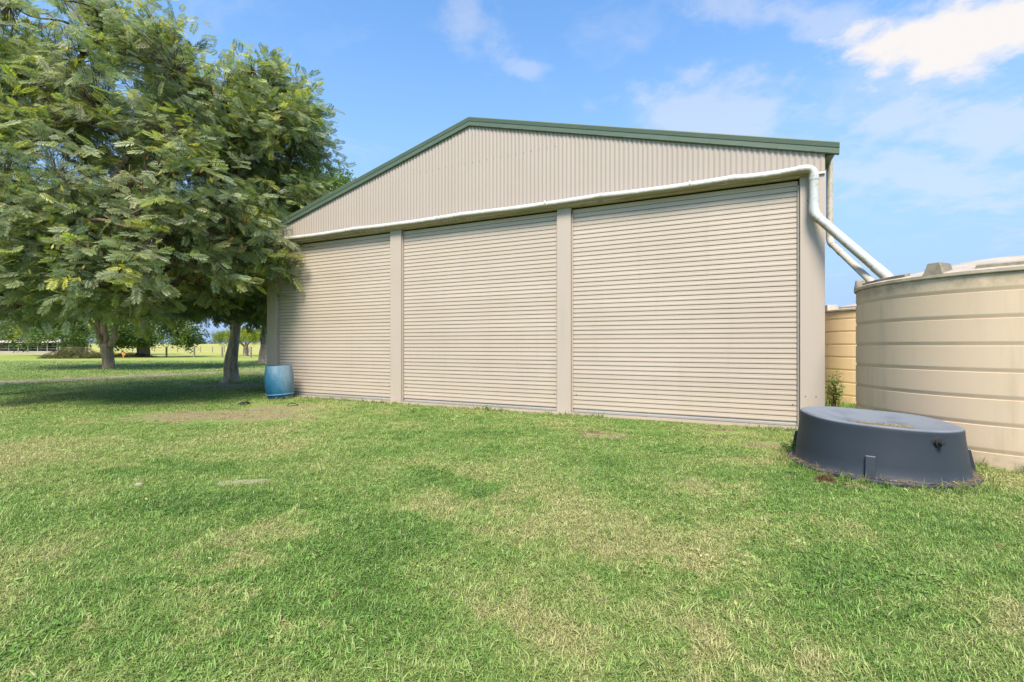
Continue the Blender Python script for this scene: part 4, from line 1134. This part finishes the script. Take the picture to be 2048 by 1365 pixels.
# ------------------------------------------------------------------ grass
def tuft_mesh(nb, rad, lmin, lmax, wmin, wmax, lean, seed, straw_p):
    rg = random.Random(seed)
    V, F, T = [], [], []
    for i in range(nb):
        a = rg.uniform(0, 6.283); r_ = rad * math.sqrt(rg.random())
        b = Vector((math.cos(a) * r_, math.sin(a) * r_, -0.004))
        da = rg.uniform(0, 6.283)
        L, w = rg.uniform(lmin, lmax), rg.uniform(wmin, wmax) * .5
        le = rg.uniform(*lean)
        hd = Vector((math.cos(da), math.sin(da), 0)); sd_ = Vector((-hd.y, hd.x, 0))
        p1 = b + hd * L * .45 * math.sin(le * .7) + Vector((0, 0, L * .5 * math.cos(le * .7)))
        p2 = p1 + hd * L * .55 * math.sin(min(1.75, le * 1.25)) + Vector((0, 0, max(-.2 * L, L * .5 * math.cos(min(1.75, le * 1.25)))))
        k = len(V)
        V += [b - sd_ * w * .7, b + sd_ * w * .7, p1 + sd_ * w, p1 - sd_ * w, p2]
        F += [(k, k + 1, k + 2, k + 3), (k + 3, k + 2, k + 4)]
        st = 1.0 if rg.random() < straw_p else rg.uniform(0, .55)
        br = rg.uniform(.5, 1.55)
        T += [(st, br, 0, 1)] * 2 + [(st, br, .5, 1)] * 2 + [(st, br, 1, 1)]
    return V, F, T

def grass_layer(name, label, tuft, pts, rot, scl):
    """own mesh = one tuft plus loose points; the nodes put the tuft on every point"""
    V, F, T = tuft
    nt = len(V)
    me = bpy.data.meshes.new(name)
    allv = [tuple(v) for v in V] + [tuple(q) for q in pts]
    me.from_pydata(allv, [], F)
    n = len(allv)
    a = me.attributes.new('tint', 'FLOAT_COLOR', 'POINT')
    a.data.foreach_set('color', np.concatenate([np.array(T, dtype=np.float32), np.zeros((n - nt, 4), np.float32)]).ravel())
    a = me.attributes.new('is_pt', 'BOOLEAN', 'POINT')
    a.data.foreach_set('value', np.concatenate([np.zeros(nt, bool), np.ones(n - nt, bool)]))
    a = me.attributes.new('rot', 'FLOAT_VECTOR', 'POINT')
    a.data.foreach_set('vector', np.concatenate([np.zeros((nt, 3)), rot]).astype(np.float32).ravel())
    a = me.attributes.new('scl', 'FLOAT', 'POINT')
    a.data.foreach_set('value', np.concatenate([np.ones(nt), scl]).astype(np.float32))
    o = link(name, me, M['grass'])
    ng = bpy.data.node_groups.new(name + '_scatter', 'GeometryNodeTree')
    ng.interface.new_socket('Geometry', in_out='INPUT', socket_type='NodeSocketGeometry')
    ng.interface.new_socket('Geometry', in_out='OUTPUT', socket_type='NodeSocketGeometry')
    gi, go_ = ng.nodes.new('NodeGroupInput'), ng.nodes.new('NodeGroupOutput')
    def na(nm, typ):
        x = ng.nodes.new('GeometryNodeInputNamedAttribute')
        x.data_type = typ
        x.inputs['Name'].default_value = nm
        return x.outputs[0]
    sp = ng.nodes.new('GeometryNodeSeparateGeometry'); sp.domain = 'POINT'
    ng.links.new(gi.outputs[0], sp.inputs[0]); ng.links.new(na('is_pt', 'BOOLEAN'), sp.inputs[1])
    ip = ng.nodes.new('GeometryNodeInstanceOnPoints')
    ng.links.new(sp.outputs[0], ip.inputs['Points']); ng.links.new(sp.outputs[1], ip.inputs['Instance'])
    er = ng.nodes.new('FunctionNodeEulerToRotation')
    ng.links.new(na('rot', 'FLOAT_VECTOR'), er.inputs[0]); ng.links.new(er.outputs[0], ip.inputs['Rotation'])
    ng.links.new(na('scl', 'FLOAT'), ip.inputs['Scale'])
    ng.links.new(ip.outputs[0], go_.inputs[0])
    o.modifiers.new('scatter', 'NODES').node_group = ng
    tag(o, kind='stuff')
    o['label'] = label
    return o

BARE = [(c, rx, ry) for k, c, rx, ry in PATCH if k == 'bare']
DRY = [(c, rx, ry) for k, c, rx, ry in PATCH if k == 'dry']
nvec = Vector((-E.y, E.x, 0))
def lawn_points(rs, y0, y1, dens, margin=1.6, scale=(.8, 1.3)):
    """random places on the lawn between two depths, thinned on bare earth and kept off the shed, tanks, trough and drum"""
    half = 1.17 * y1 + margin
    n = int(dens * 2 * half * (y1 - y0))
    x = rs.uniform(-half, half, n); y = rs.uniform(y0, y1, n)
    ok = np.abs(x) < 1.17 * y + margin
    lx = (x - A.x) * E.x + (y - A.y) * E.y
    ly = (x - A.x) * nvec.x + (y - A.y) * nvec.y
    inside = (lx > -0.03) & (lx < W + .03) & (ly > -0.155 + 0.05 * np.sin(lx * 7) * np.sin(lx * 2.3)) & (ly < DEPTH)
    ok &= ~inside
    for cx, cy, r_ in ((5.77, 5.32, TR + .0), (8.22, 9.75, TR), (tc_.x, tc_.y, .735), (dloc.x, dloc.y, .27)):
        ok &= (x - cx) ** 2 + (y - cy) ** 2 > r_ * r_
    x, y, ly = x[ok], y[ok], ly[ok]
    keep = np.ones(len(x))
    if y1 > 8:
        for q in cp[::2]:
            keep = np.minimum(keep, np.clip((np.hypot(x - q.x, y - q.y) - .4) / .8, .16, 1))
    for (cx, cy), rx, ry in BARE:
        dd_ = np.sqrt(((x - cx) / rx) ** 2 + ((y - cy) / ry) ** 2)
        keep = np.minimum(keep, np.clip((dd_ - .65) / .75, .06, 1))
    k = rs.uniform(size=len(x)) < keep
    x, y = x[k], y[k]
    n = len(x)
    rot = np.stack([rs.normal(0, .12, n), rs.normal(0, .12, n), rs.uniform(0, 6.283, n)], 1)
    return np.stack([x, y, np.zeros(n)], 1), rot, rs.uniform(scale[0], scale[1], n)

rs = np.random.RandomState(99)
def cat3(*a):
    return tuple(np.concatenate(z) for z in zip(*a))
short = tuft_mesh(28, .060, .016, .042, .0018, .0036, (.6, 1.5), 1, .08)
pts = cat3(lawn_points(rs, 1.2, 3.0, 1200), lawn_points(rs, 3.0, 5.0, 720, scale=(.9, 1.4)), lawn_points(rs, 5.0, 8.0, 330, scale=(1.1, 1.6)))
grass_layer('grass', 'short mown grass of the lawn', short, *pts)
mid_t = tuft_mesh(20, .10, .025, .055, .004, .008, (.5, 1.5), 2, .08)
pts = cat3(lawn_points(rs, 8.0, 12.5, 130, scale=(.9, 1.4)), lawn_points(rs, 12.5, 20.0, 42, scale=(1.2, 2.0)), lawn_points(rs, 20, 34, 10, scale=(1.8, 3.0)))
grass_layer('grass', 'mown grass of the farther lawn', mid_t, *pts)
long_t = tuft_mesh(13, .030, .04, .10, .003, .0065, (.8, 1.55), 3, .25)
pts = cat3(lawn_points(rs, 1.2, 3.5, 34, scale=(.6, 1.0)), lawn_points(rs, 3.5, 9.0, 16, scale=(.6, 1.1)))
grass_layer('grass', 'coarser longer grass tufts dotted over the near lawn', long_t, *pts)
# taller blades left unmown along the slab, tank and trough
edge = []
for i in range(420):
    x = rs.uniform(0, W)
    if mnoise.noise(Vector((x * 1.4, 0.3, 2.2))) < -0.05:
        continue
    q = S2W(x, -0.17 - abs(rs.normal(0, .05)), 0); edge.append(tuple(q))
for cx, cy, r_, n_ in ((5.77, 5.32, TR + .03, 260), (tc_.x, tc_.y, .77, 150), (dloc.x, dloc.y, .30, 40)):
    for i in range(n_):
        a = rs.uniform(0, 6.283); edge.append((cx + math.cos(a) * (r_ + abs(rs.normal(0, .05))), cy + math.sin(a) * (r_ + abs(rs.normal(0, .05))), 0))
edge = np.array([e for e in edge if not (0 < (e[0] - A.x) * E.x + (e[1] - A.y) * E.y < W and (e[0] - A.x) * nvec.x + (e[1] - A.y) * nvec.y > -.15)])
ne = len(edge)
grass_layer('grass', 'unmown grass blades along the slab, tank and trough', tuft_mesh(10, .03, .05, .14, .003, .006, (.1, .8), 4, .12), edge, np.stack([rs.normal(0, .1, ne), rs.normal(0, .1, ne), rs.uniform(0, 6.28, ne)], 1), rs.uniform(.5, 1.15, ne))

# clover-like broad leaves in the lush parts, fallen leaves under and near the trees
def rosette(n, seed):
    rg = random.Random(seed)
    V, F, T = [], [], []
    for i in range(n):
        a = rg.uniform(0, 6.283); r_ = .05 * math.sqrt(rg.random()); z = rg.uniform(.012, .03)
        c = Vector((math.cos(a) * r_, math.sin(a) * r_, z)); s_ = rg.uniform(.006, .011); a2 = rg.uniform(0, 6.283)
        t_ = Vector((rg.uniform(-.3, .3), rg.uniform(-.3, .3), 0))
        k = len(V)
        for j in range(5):
            b_ = a2 + j * 1.2566
            V.append(c + Vector((math.cos(b_) * s_, math.sin(b_) * s_, (math.cos(b_) * t_.x + math.sin(b_) * t_.y) * s_)))
        F.append(tuple(range(k, k + 5)))
        T += [(0.0, rg.uniform(.95, 1.45), .2, 1)] * 5
    return V, F, T
LUSH = [(c, rx, ry) for k, c, rx, ry in PATCH if k == 'lush']
pts = lawn_points(rs, 1.3, 9.0, 70, scale=(.5, .9))
kk = np.zeros(len(pts[0]))
for (cx, cy), rx, ry in LUSH:
    kk = np.maximum(kk, np.clip(1.5 - np.sqrt(((pts[0][:, 0] - cx) / rx) ** 2 + ((pts[0][:, 1] - cy) / ry) ** 2), 0, 1))
nzv = np.array([mnoise.noise(Vector((q[0] * 1.1, q[1] * 1.1, 7.7))) for q in pts[0]])
kk = np.maximum(kk, np.clip(nzv * 2.5, 0, 1)) > rs.uniform(0.1, 1, len(kk))
grass_layer('clover', 'small round-leaved clover in the greener lawn patches', rosette(16, 5), *[z[kk] for z in pts])
nL = 900
lx_ = np.concatenate([rs.uniform(-14, -2, nL * 2 // 3), rs.uniform(-6, 6, nL // 3)]); ly_ = np.concatenate([rs.uniform(5.5, 17, nL * 2 // 3), rs.uniform(1.8, 7, nL // 3)])
lq = np.stack([lx_, ly_, rs.uniform(.015, .03, len(lx_))], 1)
ins = ((lq[:, 0] - A.x) * E.x + (lq[:, 1] - A.y) * E.y > -.05) & ((lq[:, 0] - A.x) * nvec.x + (lq[:, 1] - A.y) * nvec.y > -.2)
ins |= (lq[:, 0] - tc_.x) ** 2 + (lq[:, 1] - tc_.y) ** 2 < .7
lq = lq[~ins]
dl_ = rs.normal(size=lq.shape); dl_[:, 2] *= .3
lc_ = np.array([(0.42, 0.34, 0.12), (0.30, 0.19, 0.08), (0.45, 0.40, 0.22), (0.22, 0.14, 0.07)])[rs.randint(0, 4, len(lq))]
V, F, C = scatter((np.array([(0, 0, 0), (.5, .22, .05), (1, 0, 0), (.5, -.22, .05)]), np.array([[0, 1, 2, 3]])), lq, dl_, np.tile([0, 0, 1.], (len(lq), 1)) + rs.normal(size=lq.shape) * .4, rs.uniform(.018, .04, len(lq)), lc_)
o = link('fallen_leaves', quads_mesh('fallen_leaves', V, F, C), M['leaf'])
tag(o, kind='stuff')
o['label'] = 'dry fallen leaves scattered over the lawn'

# ------------------------------------------------------------------ render settings
scene.render.engine = 'CYCLES'
cy = scene.cycles
cy.max_bounces, cy.diffuse_bounces, cy.glossy_bounces, cy.transmission_bounces, cy.transparent_max_bounces = 4, 3, 1, 2, 2
cy.caustics_reflective = cy.caustics_refractive = False
cy.adaptive_threshold = 0.02
cy.use_denoising = True
cy.denoising_prefilter = 'NONE'
cy.sample_clamp_indirect = 4.0
